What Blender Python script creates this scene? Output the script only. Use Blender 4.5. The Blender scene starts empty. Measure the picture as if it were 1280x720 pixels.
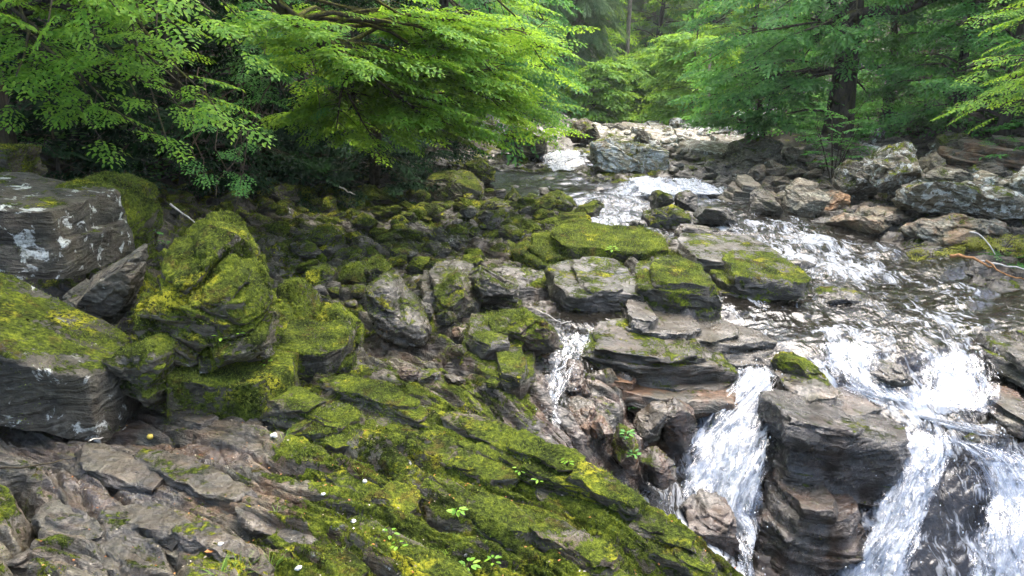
import bpy, math, random
import numpy as np
from math import radians, sin, cos, pi

# ------------------------------------------------------------------ camera, light, exposure
scene = bpy.context.scene
COL = scene.collection
CAM = np.array((0.0, 0.0, 5.0))
PITCH = radians(14.5)
F = 949.0                                     # focal length in photo pixels (1280 wide)
cam = bpy.data.cameras.new("camera")
cam.sensor_width = 36.0
cam.lens = 36.0 * F / 1280.0
cam.clip_start, cam.clip_end = 0.1, 1000.0
cam_ob = bpy.data.objects.new("camera", cam)
cam_ob.location = CAM
cam_ob.rotation_euler = (radians(90) - PITCH, 0, 0)
COL.objects.link(cam_ob)
scene.camera = cam_ob

SUN_ELEV, SUN_AZ = radians(68), radians(30)   # azimuth from +Y (ahead) towards +X (right)
world = bpy.data.worlds.new("World")
scene.world = world
world.use_nodes = True
wn = world.node_tree.nodes
bg = wn["Background"]
sky = wn.new("ShaderNodeTexSky")
sky.sky_type = 'NISHITA'
sky.sun_disc = False
sky.sun_elevation = SUN_ELEV
sky.sun_rotation = SUN_AZ
sky.air_density = 1.0
sky.dust_density = 5.0
sky.ozone_density = 0.6
world.node_tree.links.new(sky.outputs[0], bg.inputs[0])
bg.inputs[1].default_value = 0.15
sun = bpy.data.lights.new("sun", 'SUN')
sun.energy = 1.25
sun.angle = radians(55)
sun.color = (1.0, 0.96, 0.90)
sun_ob = bpy.data.objects.new("sun", sun)
sun_ob.rotation_euler = (radians(90) - SUN_ELEV, 0, pi - SUN_AZ)
sun_ob.location = (10, 20, 40)
COL.objects.link(sun_ob)
vs = scene.view_settings
vs.view_transform = 'Standard'
vs.look = 'None'
vs.gamma = 1.0
vs.use_curve_mapping = False
vs.exposure = 2.42
scene.render.engine = 'CYCLES'
cy = scene.cycles
cy.max_bounces = 6
cy.diffuse_bounces = 3
cy.glossy_bounces = 2
cy.transmission_bounces = 4
cy.transparent_max_bounces = 10
cy.caustics_reflective = False
cy.caustics_refractive = False
cy.use_denoising = True
cy.use_adaptive_sampling = True
cy.adaptive_threshold = 0.03

# ------------------------------------------------------------------ helpers
def pt(px, py, Y):
    """world point seen at photo pixel (px, py) at distance Y ahead"""
    a, b = (px - 640.0) / F, (360.0 - py) / F
    d = np.array((a, cos(PITCH) + b * sin(PITCH), -sin(PITCH) + b * cos(PITCH)))
    return CAM + d * (Y / d[1])

def _h(ix, iy, iz, seed):
    h = (ix.astype(np.uint32) * np.uint32(374761393) + iy.astype(np.uint32) * np.uint32(668265263)
         + iz.astype(np.uint32) * np.uint32(2246822519) + np.uint32((seed * 3266489917) & 0xffffffff))
    h = (h ^ (h >> np.uint32(13))) * np.uint32(1274126177)
    h = (h ^ (h >> np.uint32(15))) * np.uint32(2654435761)
    h = h ^ (h >> np.uint32(16))
    return h.astype(np.float32) * np.float32(1.0 / 4294967296.0)

def noise3(p, seed=0):
    """value noise in -1..1"""
    fl = np.floor(p)
    i = fl.astype(np.int64)
    f = (p - fl).astype(np.float32)
    f = f * f * f * (f * (f * 6 - 15) + 10)
    x, y, z = i[:, 0], i[:, 1], i[:, 2]
    def c(a, b, d): return _h(x + a, y + b, z + d, seed)
    fx, fy, fz = f[:, 0], f[:, 1], f[:, 2]
    def lerp(a, b, t): return a + (b - a) * t
    v = lerp(lerp(lerp(c(0,0,0), c(1,0,0), fx), lerp(c(0,1,0), c(1,1,0), fx), fy),
             lerp(lerp(c(0,0,1), c(1,0,1), fx), lerp(c(0,1,1), c(1,1,1), fx), fy), fz)
    return v * 2 - 1

def noise2(x, y, seed=0):
    fx0, fy0 = np.floor(x), np.floor(y)
    ix, iy = fx0.astype(np.int64), fy0.astype(np.int64)
    fx, fy = (x - fx0).astype(np.float32), (y - fy0).astype(np.float32)
    fx = fx * fx * fx * (fx * (fx * 6 - 15) + 10)
    fy = fy * fy * fy * (fy * (fy * 6 - 15) + 10)
    z = np.zeros_like(ix)
    a, b = _h(ix, iy, z, seed), _h(ix + 1, iy, z, seed)
    c, d = _h(ix, iy + 1, z, seed), _h(ix + 1, iy + 1, z, seed)
    return ((a + (b - a) * fx) * (1 - fy) + (c + (d - c) * fx) * fy) * 2 - 1

def fbm3(p, octaves=4, seed=0, gain=0.5):
    v, a, s = 0, 1.0, 1.0
    for o in range(octaves):
        v = v + a * noise3(p * s + 17.3 * o, seed + o)
        a *= gain; s *= 2.03
    return v

def fbm2(x, y, octaves=4, seed=0, gain=0.5):
    v, a, s = 0, 1.0, 1.0
    for o in range(octaves):
        v = v + a * noise2(x * s + 13.7 * o, y * s - 7.1 * o, seed + o)
        a *= gain; s *= 2.03
    return v

def worley3(p, seed=0):
    """nearest feature of a jittered lattice: distance, gap to the second, three random numbers of the cell, offset from it"""
    p = p.astype(np.float32); c = np.floor(p).astype(np.int64)
    n = len(p); d1 = np.full(n, 9., np.float32); d2 = np.full(n, 9., np.float32)
    rid = np.zeros((n, 3), np.float32); off = np.zeros((n, 3), np.float32)
    for dx in (-1, 0, 1):
        for dy in (-1, 0, 1):
            for dz in (-1, 0, 1):
                x, y, z = c[:, 0] + dx, c[:, 1] + dy, c[:, 2] + dz
                r = np.stack((_h(x, y, z, seed), _h(x, y, z, seed + 1), _h(x, y, z, seed + 2)), 1)
                o = p - (np.stack((x, y, z), 1) + r)
                d = np.sqrt((o * o).sum(1))
                m = d < d1
                d2 = np.where(m, d1, np.minimum(d2, d))
                d1 = np.where(m, d, d1)
                rid[m] = r[m]; off[m] = o[m]
    return d1, d2 - d1, rid, off

def worley2(x, y, seed=0):
    x = x.astype(np.float32); y = y.astype(np.float32)
    cx, cy_ = np.floor(x).astype(np.int64), np.floor(y).astype(np.int64)
    z = np.zeros_like(cx)
    d1 = np.full(x.shape, 9., np.float32); d2 = d1.copy(); r0 = np.zeros_like(d1); r1 = r0.copy(); ox = r0.copy(); oy = r0.copy()
    for dx in (-1, 0, 1):
        for dy in (-1, 0, 1):
            a, b = _h(cx + dx, cy_ + dy, z, seed), _h(cx + dx, cy_ + dy, z, seed + 1)
            px, py = x - (cx + dx + a), y - (cy_ + dy + b)
            d = np.sqrt(px * px + py * py); m = d < d1
            d2 = np.where(m, d1, np.minimum(d2, d)); d1 = np.where(m, d, d1)
            r0 = np.where(m, a, r0); r1 = np.where(m, b, r1); ox = np.where(m, px, ox); oy = np.where(m, py, oy)
    return d1, d2 - d1, r0, r1, ox, oy

def smooth(a, b, x):
    t = np.clip((x - a) / (b - a), 0, 1)
    return t * t * (3 - 2 * t)

def mesh_np(name, verts, quads=None, tris=None, mats=(), mat_idx=None, attrs=None, uv=None, smooth_shade=True):
    me = bpy.data.meshes.new(name)
    loops, starts, n = [], [], 0
    if quads is not None and len(quads):
        q = np.asarray(quads, dtype=np.int32)
        loops.append(q.ravel()); starts.append(np.arange(len(q), dtype=np.int32) * 4); n = len(q) * 4
    if tris is not None and len(tris):
        t = np.asarray(tris, dtype=np.int32)
        loops.append(t.ravel()); starts.append(np.arange(len(t), dtype=np.int32) * 3 + n)
    loops = np.concatenate(loops); starts = np.concatenate(starts)
    me.vertices.add(len(verts))
    me.vertices.foreach_set("co", np.asarray(verts, dtype=np.float32).ravel())
    me.loops.add(len(loops))
    me.loops.foreach_set("vertex_index", loops)
    me.polygons.add(len(starts))
    me.polygons.foreach_set("loop_start", starts)
    for m in mats: me.materials.append(m)
    if mat_idx is not None: me.polygons.foreach_set("material_index", np.asarray(mat_idx, dtype=np.int32))
    me.update(calc_edges=True)
    me.polygons.foreach_set("use_smooth", np.full(len(starts), smooth_shade, dtype=bool))
    if attrs:
        for k, v in attrs.items():
            a = me.attributes.new(k, 'FLOAT', 'POINT')
            a.data.foreach_set("value", np.asarray(v, dtype=np.float32).ravel())
    if uv is not None:
        l = me.uv_layers.new(name="flow")
        l.data.foreach_set("uv", np.asarray(uv, dtype=np.float32)[loops].ravel())
    return me

def obj(name, me, parent=None, loc=None, **props):
    o = bpy.data.objects.new(name, me)
    COL.objects.link(o)
    if parent is not None: o.parent = parent
    if loc is not None: o.location = loc
    for k, v in props.items(): o[k] = v
    return o

def empty(name, loc, **props):
    o = obj(name, None, None, loc, **props)
    o.empty_display_size = 0.3
    return o

def grid_quads(nr, nc):
    i = np.arange((nr - 1) * (nc - 1))
    r, c = i // (nc - 1), i % (nc - 1)
    a = r * nc + c
    return np.stack((a, a + 1, a + nc + 1, a + nc), 1)

def tube(points, radii, sides=6):
    P = np.asarray(points, float); R = np.broadcast_to(np.asarray(radii, float), (len(P),))
    T = np.gradient(P, axis=0); T /= np.linalg.norm(T, axis=1)[:, None] + 1e-9
    ref = np.array((0.31, 0.17, 0.93)); ref = ref if abs(T[0] @ ref) < .9 else np.array((1.0, 0, 0))
    A = np.cross(T, ref); A /= np.linalg.norm(A, axis=1)[:, None] + 1e-9
    B = np.cross(T, A)
    th = np.arange(sides) * 2 * pi / sides
    V = P[:, None] + R[:, None, None] * (A[:, None] * np.cos(th)[None, :, None] + B[:, None] * np.sin(th)[None, :, None])
    n = len(P); q = []
    for i in range(n - 1):
        for j in range(sides):
            k = (j + 1) % sides
            q.append((i * sides + j, i * sides + k, (i + 1) * sides + k, (i + 1) * sides + j))
    return V.reshape(-1, 3), np.array(q)

class Soup:
    """collects quads into one mesh"""
    def __init__(s): s.v, s.q, s.m, s.n = [], [], [], 0
    def add(s, v, q, m=0):
        s.v.append(v); s.q.append(np.asarray(q) + s.n); s.m.append(np.full(len(q), m)); s.n += len(v)
    def tube(s, p, r, sides=6, m=0): s.add(*tube(p, r, sides), m)
    def build(s, name, mats, origin=(0, 0, 0), smooth_shade=True):
        v = np.concatenate(s.v) - np.asarray(origin)
        return mesh_np(name, v, np.concatenate(s.q), mats=mats, mat_idx=np.concatenate(s.m), smooth_shade=smooth_shade)

# ------------------------------------------------------------------ node helper
class G:
    def __init__(s, name):
        s.mat = bpy.data.materials.new(name); s.mat.use_nodes = True
        s.nt = s.mat.node_tree; s.nt.nodes.clear()
        s.out = s.nt.nodes.new("ShaderNodeOutputMaterial")
    def n(s, t, ins=None, **props):
        nd = s.nt.nodes.new(t)
        for k, v in props.items(): setattr(nd, k, v)
        for k, v in (ins or {}).items(): s.put(nd.inputs[k], v)
        return nd
    def put(s, sock, v):
        if isinstance(v, bpy.types.NodeSocket): s.nt.links.new(v, sock)
        elif v is not None:
            if isinstance(v, tuple) and len(v) == 3 and sock.type == 'RGBA': v = v + (1.0,)
            sock.default_value = v
    def math(s, op, a, b=None, c=None, clamp=False):
        nd = s.n("ShaderNodeMath", operation=op, use_clamp=clamp)
        s.put(nd.inputs[0], a)
        if b is not None: s.put(nd.inputs[1], b)
        if c is not None: s.put(nd.inputs[2], c)
        return nd.outputs[0]
    def mix(s, f, a, b, mode='MIX'):
        nd = s.n("ShaderNodeMix", data_type='RGBA', blend_type=mode)
        s.put(nd.inputs[0], f); s.put(nd.inputs[6], a); s.put(nd.inputs[7], b)
        return nd.outputs[2]
    def fmix(s, f, a, b):
        nd = s.n("ShaderNodeMix", data_type='FLOAT')
        s.put(nd.inputs[0], f); s.put(nd.inputs[2], a); s.put(nd.inputs[3], b)
        return nd.outputs[0]
    def step(s, v, lo, hi):
        nd = s.n("ShaderNodeMapRange", interpolation_type='SMOOTHSTEP')
        s.put(nd.inputs[0], v); s.put(nd.inputs[1], lo); s.put(nd.inputs[2], hi)
        return nd.outputs[0]
    def noise(s, vec, scale, detail=4, rough=0.55, dist=0.0):
        nd = s.n("ShaderNodeTexNoise", {'Scale': scale, 'Detail': detail, 'Roughness': rough, 'Distortion': dist})
        s.put(nd.inputs['Vector'], vec)
        return nd.outputs[0]
    def voro(s, vec, scale, feature='F1', out=0):
        nd = s.n("ShaderNodeTexVoronoi", {'Scale': scale}, feature=feature)
        s.put(nd.inputs['Vector'], vec)
        return nd.outputs[out]
    def ramp(s, f, stops):
        nd = s.n("ShaderNodeValToRGB"); s.put(nd.inputs[0], f)
        e = nd.color_ramp.elements
        while len(e) < len(stops): e.new(0.5)
        for el, (p, c) in zip(e, stops): el.position = p; el.color = (*c, 1)
        return nd.outputs[0]
    def map(s, vec, scale=(1, 1, 1), rot=(0, 0, 0)):
        nd = s.n("ShaderNodeMapping"); s.put(nd.inputs['Vector'], vec)
        nd.inputs['Scale'].default_value = scale; nd.inputs['Rotation'].default_value = rot
        return nd.outputs[0]
    def vadd(s, a, b):
        nd = s.n("ShaderNodeVectorMath", operation='ADD'); s.put(nd.inputs[0], a); s.put(nd.inputs[1], b)
        return nd.outputs[0]
    def attr(s, name, kind):
        return s.n("ShaderNodeAttribute", attribute_type=kind, attribute_name=name).outputs['Fac']
    def bump(s, h, strength, dist, normal=None):
        nd = s.n("ShaderNodeBump", {'Strength': strength, 'Distance': dist, 'Height': h})
        if normal is not None: s.put(nd.inputs['Normal'], normal)
        return nd.outputs[0]
    def finish(s, shader):
        s.nt.links.new(shader, s.out.inputs[0]); return s.mat

def stone_material(name, kind):
    """schist with moss, lichen, rust and wetness; amounts come from object properties or mesh attributes"""
    g = G(name)
    pos = g.n("ShaderNodeNewGeometry").outputs['Position']
    nor = g.n("ShaderNodeNewGeometry").outputs['Normal']
    if kind == 'OBJECT':
        r = g.n("ShaderNodeObjectInfo").outputs['Random']
        off = g.n("ShaderNodeCombineXYZ", {0: g.math('MULTIPLY', r, 31.0), 1: g.math('MULTIPLY', r, 57.0), 2: g.math('MULTIPLY', r, 13.0)}).outputs[0]
        pos = g.vadd(pos, off)
    A = {k: g.attr(k, kind) for k in ('moss', 'wet', 'rust', 'lichen', 'tone', 'soil')}
    nz = g.n("ShaderNodeSeparateXYZ", {0: nor}).outputs[2]
    warp = g.n("ShaderNodeTexNoise", {'Scale': 1.3, 'Detail': 3.0}); g.put(warp.inputs['Vector'], pos)
    wv = g.vadd(pos, g.n("ShaderNodeVectorMath", {0: warp.outputs['Color'], 3: 0.5}, operation='SCALE').outputs[0])
    strat = g.map(wv, (1.6, 2.3, 11.0), (0.35, 0.30, -0.55))
    streak = g.noise(strat, 2.2, 6, 0.62)
    fine = g.noise(pos, 22.0, 5, 0.65)
    big = g.noise(pos, 1.4, 4, 0.55)
    grain = g.noise(pos, 110.0, 2, 0.6)
    val = g.math('ADD', g.math('MULTIPLY', streak, 0.6), g.math('MULTIPLY', fine, 0.4))
    rock = g.ramp(val, [(0.33, (0.009, 0.009, 0.006)), (0.44, (0.036, 0.034, 0.024)), (0.54, (0.090, 0.085, 0.062)), (0.68, (0.28, 0.27, 0.215))])
    warm = g.mix(g.step(big, 0.42, 0.66), rock, g.mix(0.55, rock, (0.095, 0.080, 0.038)))
    rock = g.mix(0.7, rock, warm)
    rustm = g.math('MULTIPLY', g.step(g.noise(pos, 2.6, 5, 0.6), 0.40, 0.60), A['rust'], clamp=True)
    rock = g.mix(rustm, rock, g.ramp(g.noise(pos, 6.0, 5, .6), [(0.3, (0.030, 0.014, 0.005)), (0.52, (0.15, 0.062, 0.016)), (0.72, (0.36, 0.19, 0.075))]))
    tone = g.math('MULTIPLY', A['tone'], 1.0)
    rock = g.mix(1.0, rock, g.n("ShaderNodeCombineColor", {0: tone, 1: tone, 2: tone}).outputs[0], 'MULTIPLY')
    # pale lichen blotches
    ln = g.noise(wv, 5.5, 6, 0.68, 0.4)
    lich = g.step(g.math('ADD', ln, g.math('MULTIPLY', g.math('SUBTRACT', A['lichen'], 1.0), 0.30)), 0.462, 0.51)
    lich = g.math('MULTIPLY', lich, g.step(A['lichen'], 0.0, 0.08))
    rock = g.mix(lich, rock, g.ramp(fine, [(0.35, (0.24, 0.25, 0.22)), (0.6, (0.52, 0.54, 0.50)), (0.75, (0.68, 0.69, 0.66))]))
    # wet stone is darker
    wetn = g.math('MULTIPLY', A['wet'], g.step(g.noise(pos, 3.0, 3), 0.30, 0.52), clamp=True)
    rock = g.mix(wetn, rock, g.mix(1.0, rock, (0.62, 0.53, 0.44), 'MULTIPLY'))
    # soil and leaf litter
    litter = g.ramp(g.noise(pos, 26.0, 5, 0.7), [(0.35, (0.006, 0.005, 0.003)), (0.52, (0.020, 0.014, 0.008)), (0.70, (0.065, 0.040, 0.022))])
    soilm = g.step(g.math('ADD', A['soil'], g.math('MULTIPLY', g.math('SUBTRACT', fine, 0.5), 0.8)), 0.35, 0.65)
    rock = g.mix(soilm, rock, litter)
    # moss grows on what faces up, in cushions
    mn = g.noise(wv, 2.6, 8, 0.70)
    tuft = g.noise(pos, 34.0, 5, 0.72)
    ml = g.math('ADD', g.math('MULTIPLY', mn, 2.1), g.math('MULTIPLY', nz, 0.42))
    ml = g.math('ADD', ml, g.math('MULTIPLY', A['moss'], 0.95))
    ml = g.math('ADD', ml, g.math('MULTIPLY', g.math('SUBTRACT', fine, 0.5), 0.9))
    moss = g.math('MULTIPLY', g.step(ml, 1.74, 1.90), g.step(A['moss'], 0.0, 0.06))
    mv = g.math('ADD', g.math('MULTIPLY', g.noise(pos, 2.8, 6, 0.68), 0.55), g.math('MULTIPLY', tuft, 0.45))
    mcol = g.ramp(mv, [(0.36, (0.007, 0.010, 0.003)), (0.45, (0.024, 0.035, 0.006)), (0.53, (0.086, 0.114, 0.014)), (0.61, (0.20, 0.238, 0.022)), (0.72, (0.40, 0.41, 0.03))])
    mcol = g.mix(g.math('MULTIPLY', g.step(g.noise(pos, 4.2, 5, 0.65), 0.54, 0.68), 0.65), mcol, g.ramp(tuft, [(0.35, (0.022, 0.014, 0.006)), (0.65, (0.15, 0.090, 0.028))]))
    mcol = g.mix(g.math('MULTIPLY', g.step(g.noise(pos, 1.7, 6, 0.72), 0.55, 0.66), g.step(tuft, 0.40, 0.55)), mcol, (0.38, 0.37, 0.028))
    col = g.mix(moss, rock, mcol)
    # roughness
    rr = g.fmix(wetn, 0.72, g.math('MULTIPLY_ADD', fine, 0.34, 0.04))
    rr = g.fmix(moss, rr, 0.95)
    rr = g.fmix(soilm, rr, 0.95)
    hr = g.math('ADD', g.math('MULTIPLY', streak, 1.0), g.math('MULTIPLY', fine, 0.55))
    hr = g.math('ADD', hr, g.math('MULTIPLY', g.voro(strat, 1.6), 0.35))
    hm = g.math('ADD', g.math('MULTIPLY', tuft, 1.0), g.math('MULTIPLY', grain, 0.5))
    hm = g.math('ADD', hm, g.math('MULTIPLY', g.noise(pos, 11.0, 3, .6), 1.1))
    h = g.fmix(moss, hr, hm)
    nb = g.bump(h, 1.0, 0.06)
    film = g.bump(g.math('ADD', g.noise(pos, 5.0, 3, 0.5), g.math('MULTIPLY', streak, .5)), 0.5, 0.05)
    spec = g.fmix(wetn, 0.3, 0.9); spec = g.fmix(moss, spec, 0.08)
    b = g.n("ShaderNodeBsdfPrincipled", {'Base Color': col, 'Roughness': rr, 'Normal': nb, 'Specular IOR Level': spec,
        'Coat Weight': g.math('MULTIPLY', g.math('MULTIPLY', wetn, 0.45), g.math('SUBTRACT', 1.0, g.math('MULTIPLY', moss, 0.9))), 'Coat Roughness': 0.16, 'Coat IOR': 1.4, 'Coat Normal': film})
    return g.finish(b.outputs[0])

def foam_shader(g, vec, bright=0.50):
    f = g.noise(vec, 9.0, 5, 0.65)
    c = g.ramp(f, [(0.3, (bright * .62, bright * .72, bright * .84)), (0.6, (bright * .97, bright, bright * 1.02))])
    nb = g.bump(g.noise(vec, 16.0, 5, .7), 0.6, 0.05)
    d = g.n("ShaderNodeBsdfDiffuse", {'Color': c, 'Normal': nb})
    t = g.n("ShaderNodeBsdfTranslucent", {'Color': c})
    return g.n("ShaderNodeMixShader", {0: 0.3, 1: d.outputs[0], 2: t.outputs[0]}).outputs[0]

def water_material():
    g = G("stream_water")
    pos = g.n("ShaderNodeNewGeometry").outputs['Position']
    foam = g.attr('foam', 'GEOMETRY')
    flow = g.map(pos, (2.6, 1.0, 1.0), (0, 0, 0.45))
    wv = g.n("ShaderNodeTexNoise", {'Scale': 1.6, 'Detail': 3.0}); g.put(wv.inputs['Vector'], pos)
    fw = g.vadd(flow, g.n("ShaderNodeVectorMath", {0: wv.outputs['Color'], 3: 0.9}, operation='SCALE').outputs[0])
    n1 = g.noise(fw, 1.5, 5, 0.58, 0.6)
    n2 = g.noise(g.map(fw, (1.0, 1.0, 0.5)), 5.5, 4, 0.55, 1.2)
    v = g.math('ADD', g.math('MULTIPLY', n1, 0.58), g.math('MULTIPLY', n2, 0.42))
    m = g.step(g.math('ADD', v, g.math('MULTIPLY', g.math('SUBTRACT', foam, 0.5), 0.26)), 0.515, 0.67)
    m = g.math('MULTIPLY', m, g.step(foam, 0.02, 0.2))
    ripple = g.math('ADD', g.math('MULTIPLY', g.noise(fw, 3.5, 3, 0.5, 0.5), 1.0), g.math('MULTIPLY', g.noise(fw, 11.0, 2, 0.5), 0.30))
    calm = g.step(g.noise(g.map(pos, (1, .6, 1)), 0.9, 3, 0.5), 0.42, 0.60)
    nb = g.bump(g.math('MULTIPLY', ripple, g.math('MULTIPLY_ADD', calm, 0.85, 0.25)), 0.7, 0.07)
    tr = g.n("ShaderNodeBsdfTransparent", {'Color': (0.42, 0.33, 0.21)})
    deep = g.n("ShaderNodeBsdfDiffuse", {'Color': (0.016, 0.014, 0.010)})
    body = g.n("ShaderNodeMixShader", {0: 0.45, 1: tr.outputs[0], 2: deep.outputs[0]})
    gl = g.n("ShaderNodeBsdfGlossy", {'Color': (0.95, 0.97, 1.0), 'Roughness': 0.12, 'Normal': nb})
    fr = g.n("ShaderNodeFresnel", {'IOR': 1.42, 'Normal': nb})
    wtr = g.n("ShaderNodeMixShader", {0: fr.outputs[0], 1: body.outputs[0], 2: gl.outputs[0]})
    o = g.n("ShaderNodeMixShader", {0: m, 1: wtr.outputs[0], 2: foam_shader(g, pos)})
    return g.finish(o.outputs[0])

def fall_material():
    g = G("falling_water")
    uv = g.n("ShaderNodeUVMap", uv_map="flow").outputs[0]
    pos = g.n("ShaderNodeNewGeometry").outputs['Position']
    dens = g.attr('dens', 'GEOMETRY')
    wv = g.n("ShaderNodeTexNoise", {'Scale': 3.0, 'Detail': 3.0}); g.put(wv.inputs['Vector'], uv)
    uvw = g.vadd(uv, g.n("ShaderNodeVectorMath", {0: wv.outputs['Color'], 3: 0.22}, operation='SCALE').outputs[0])
    st = g.map(uvw, (1.0, 0.14, 1.0))
    a = g.noise(st, 15.0, 4, 0.6, 0.3)
    b = g.noise(g.map(uvw, (1, 0.30, 1)), 30.0, 3, 0.6, 0.6)
    c = g.noise(uv, 3.2, 4, 0.6)
    v = g.math('ADD', g.math('ADD', g.math('MULTIPLY', a, 0.5), g.math('MULTIPLY', b, 0.3)), g.math('MULTIPLY', c, 0.30))
    v = g.math('ADD', v, g.math('MULTIPLY', g.math('SUBTRACT', dens, 0.5), 0.55))
    m = g.step(v, 0.555, 0.69)
    clear = g.n("ShaderNodeBsdfTransparent", {'Color': (0.97, 0.98, 1.0)})
    gl = g.n("ShaderNodeBsdfGlossy", {'Roughness': 0.12, 'Normal': g.bump(v, 0.9, 0.06)})
    film = g.n("ShaderNodeMixShader", {0: g.math('MULTIPLY', g.step(v, 0.44, 0.56), 0.10), 1: clear.outputs[0], 2: gl.outputs[0]})
    o = g.n("ShaderNodeMixShader", {0: m, 1: film.outputs[0], 2: foam_shader(g, pos, 0.55)})
    return g.finish(o.outputs[0])

def leaf_material(name, dark, mid, light, trans, tfac=0.42, gloss=0.014):
    g = G(name)
    r = g.n("ShaderNodeNewGeometry").outputs['Random Per Island']
    pos = g.n("ShaderNodeNewGeometry").outputs['Position']
    big = g.noise(pos, 0.7, 2)
    v = g.math('ADD', g.math('MULTIPLY', r, 0.55), g.math('MULTIPLY', big, 0.5))
    c = g.ramp(v, [(0.2, dark), (0.5, mid), (0.85, light)])
    ct = g.mix(0.5, c, trans)
    d = g.n("ShaderNodeBsdfDiffuse", {'Color': c})
    t = g.n("ShaderNodeBsdfTranslucent", {'Color': ct})
    m = g.n("ShaderNodeMixShader", {0: tfac, 1: d.outputs[0], 2: t.outputs[0]})
    gl = g.n("ShaderNodeBsdfGlossy", {'Color': (0.9, 1.0, 0.95), 'Roughness': 0.45})
    o = g.n("ShaderNodeMixShader", {0: gloss, 1: m.outputs[0], 2: gl.outputs[0]})
    return g.finish(o.outputs[0])

def bark_material(name, dark, light, mossy=0.5):
    g = G(name)
    pos = g.n("ShaderNodeNewGeometry").outputs['Position']
    nor = g.n("ShaderNodeNewGeometry").outputs['Normal']
    nz = g.n("ShaderNodeSeparateXYZ", {0: nor}).outputs[2]
    f = g.noise(g.map(pos, (1, 1, 0.25)), 14.0, 6, 0.65)
    c = g.ramp(f, [(0.32, dark), (0.68, light)])
    mm = g.step(g.math('ADD', g.noise(pos, 3.0, 4, .6), g.math('MULTIPLY', nz, 0.25)), 0.66 - 0.25 * mossy, 0.8 - 0.25 * mossy)
    c = g.mix(g.math('MULTIPLY', mm, min(1, mossy * 1.6)), c, g.ramp(g.noise(pos, 25, 4), [(0.35, (0.02, 0.025, 0.006)), (0.65, (0.12, 0.12, 0.02))]))
    b = g.n("ShaderNodeBsdfPrincipled", {'Base Color': c, 'Roughness': 0.9, 'Normal': g.bump(f, 0.8, 0.03), 'Specular IOR Level': 0.15})
    return g.finish(b.outputs[0])

def plain_material(name, a, b, scale=20.0, rough=0.7):
    g = G(name)
    pos = g.n("ShaderNodeNewGeometry").outputs['Position']
    f = g.noise(pos, scale, 4, .6)
    c = g.ramp(f, [(0.3, a), (0.7, b)])
    s = g.n("ShaderNodeBsdfPrincipled", {'Base Color': c, 'Roughness': rough, 'Normal': g.bump(f, .4, .01)})
    return g.finish(s.outputs[0])

M_STONE = stone_material("stone", 'OBJECT')
M_BED = stone_material("bedrock", 'GEOMETRY')
M_WATER = water_material()
M_FALL = fall_material()
L_BRIGHT = leaf_material("leaf_fresh", (0.045, 0.14, 0.016), (0.115, 0.275, 0.026), (0.26, 0.42, 0.04), (0.42, 0.62, 0.05), 0.50)
L_MID = leaf_material("leaf_green", (0.026, 0.10, 0.026), (0.058, 0.19, 0.042), (0.13, 0.30, 0.055), (0.22, 0.48, 0.07), 0.44)
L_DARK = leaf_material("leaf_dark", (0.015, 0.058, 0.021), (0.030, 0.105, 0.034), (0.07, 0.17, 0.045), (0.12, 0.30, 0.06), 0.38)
L_SHADE = leaf_material("leaf_shade_black", (0.004, 0.012, 0.006), (0.008, 0.024, 0.010), (0.018, 0.045, 0.016), (0.03, 0.08, 0.02), 0.25, 0.003)
L_PALE = leaf_material("needle_pale", (0.05, 0.10, 0.040), (0.10, 0.17, 0.065), (0.18, 0.26, 0.11), (0.26, 0.38, 0.13), 0.40)
M_BARK = bark_material("bark_dark", (0.012, 0.010, 0.008), (0.075, 0.062, 0.048), 0.35)
M_BARK_MOSS = bark_material("bark_mossy", (0.015, 0.012, 0.009), (0.08, 0.065, 0.045), 0.9)
M_BARK_PALE = bark_material("bark_pale", (0.10, 0.08, 0.06), (0.36, 0.29, 0.22), 0.0)
M_TWIG = bark_material("twig_bark", (0.02, 0.015, 0.010), (0.07, 0.052, 0.035), 0.1)

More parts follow.
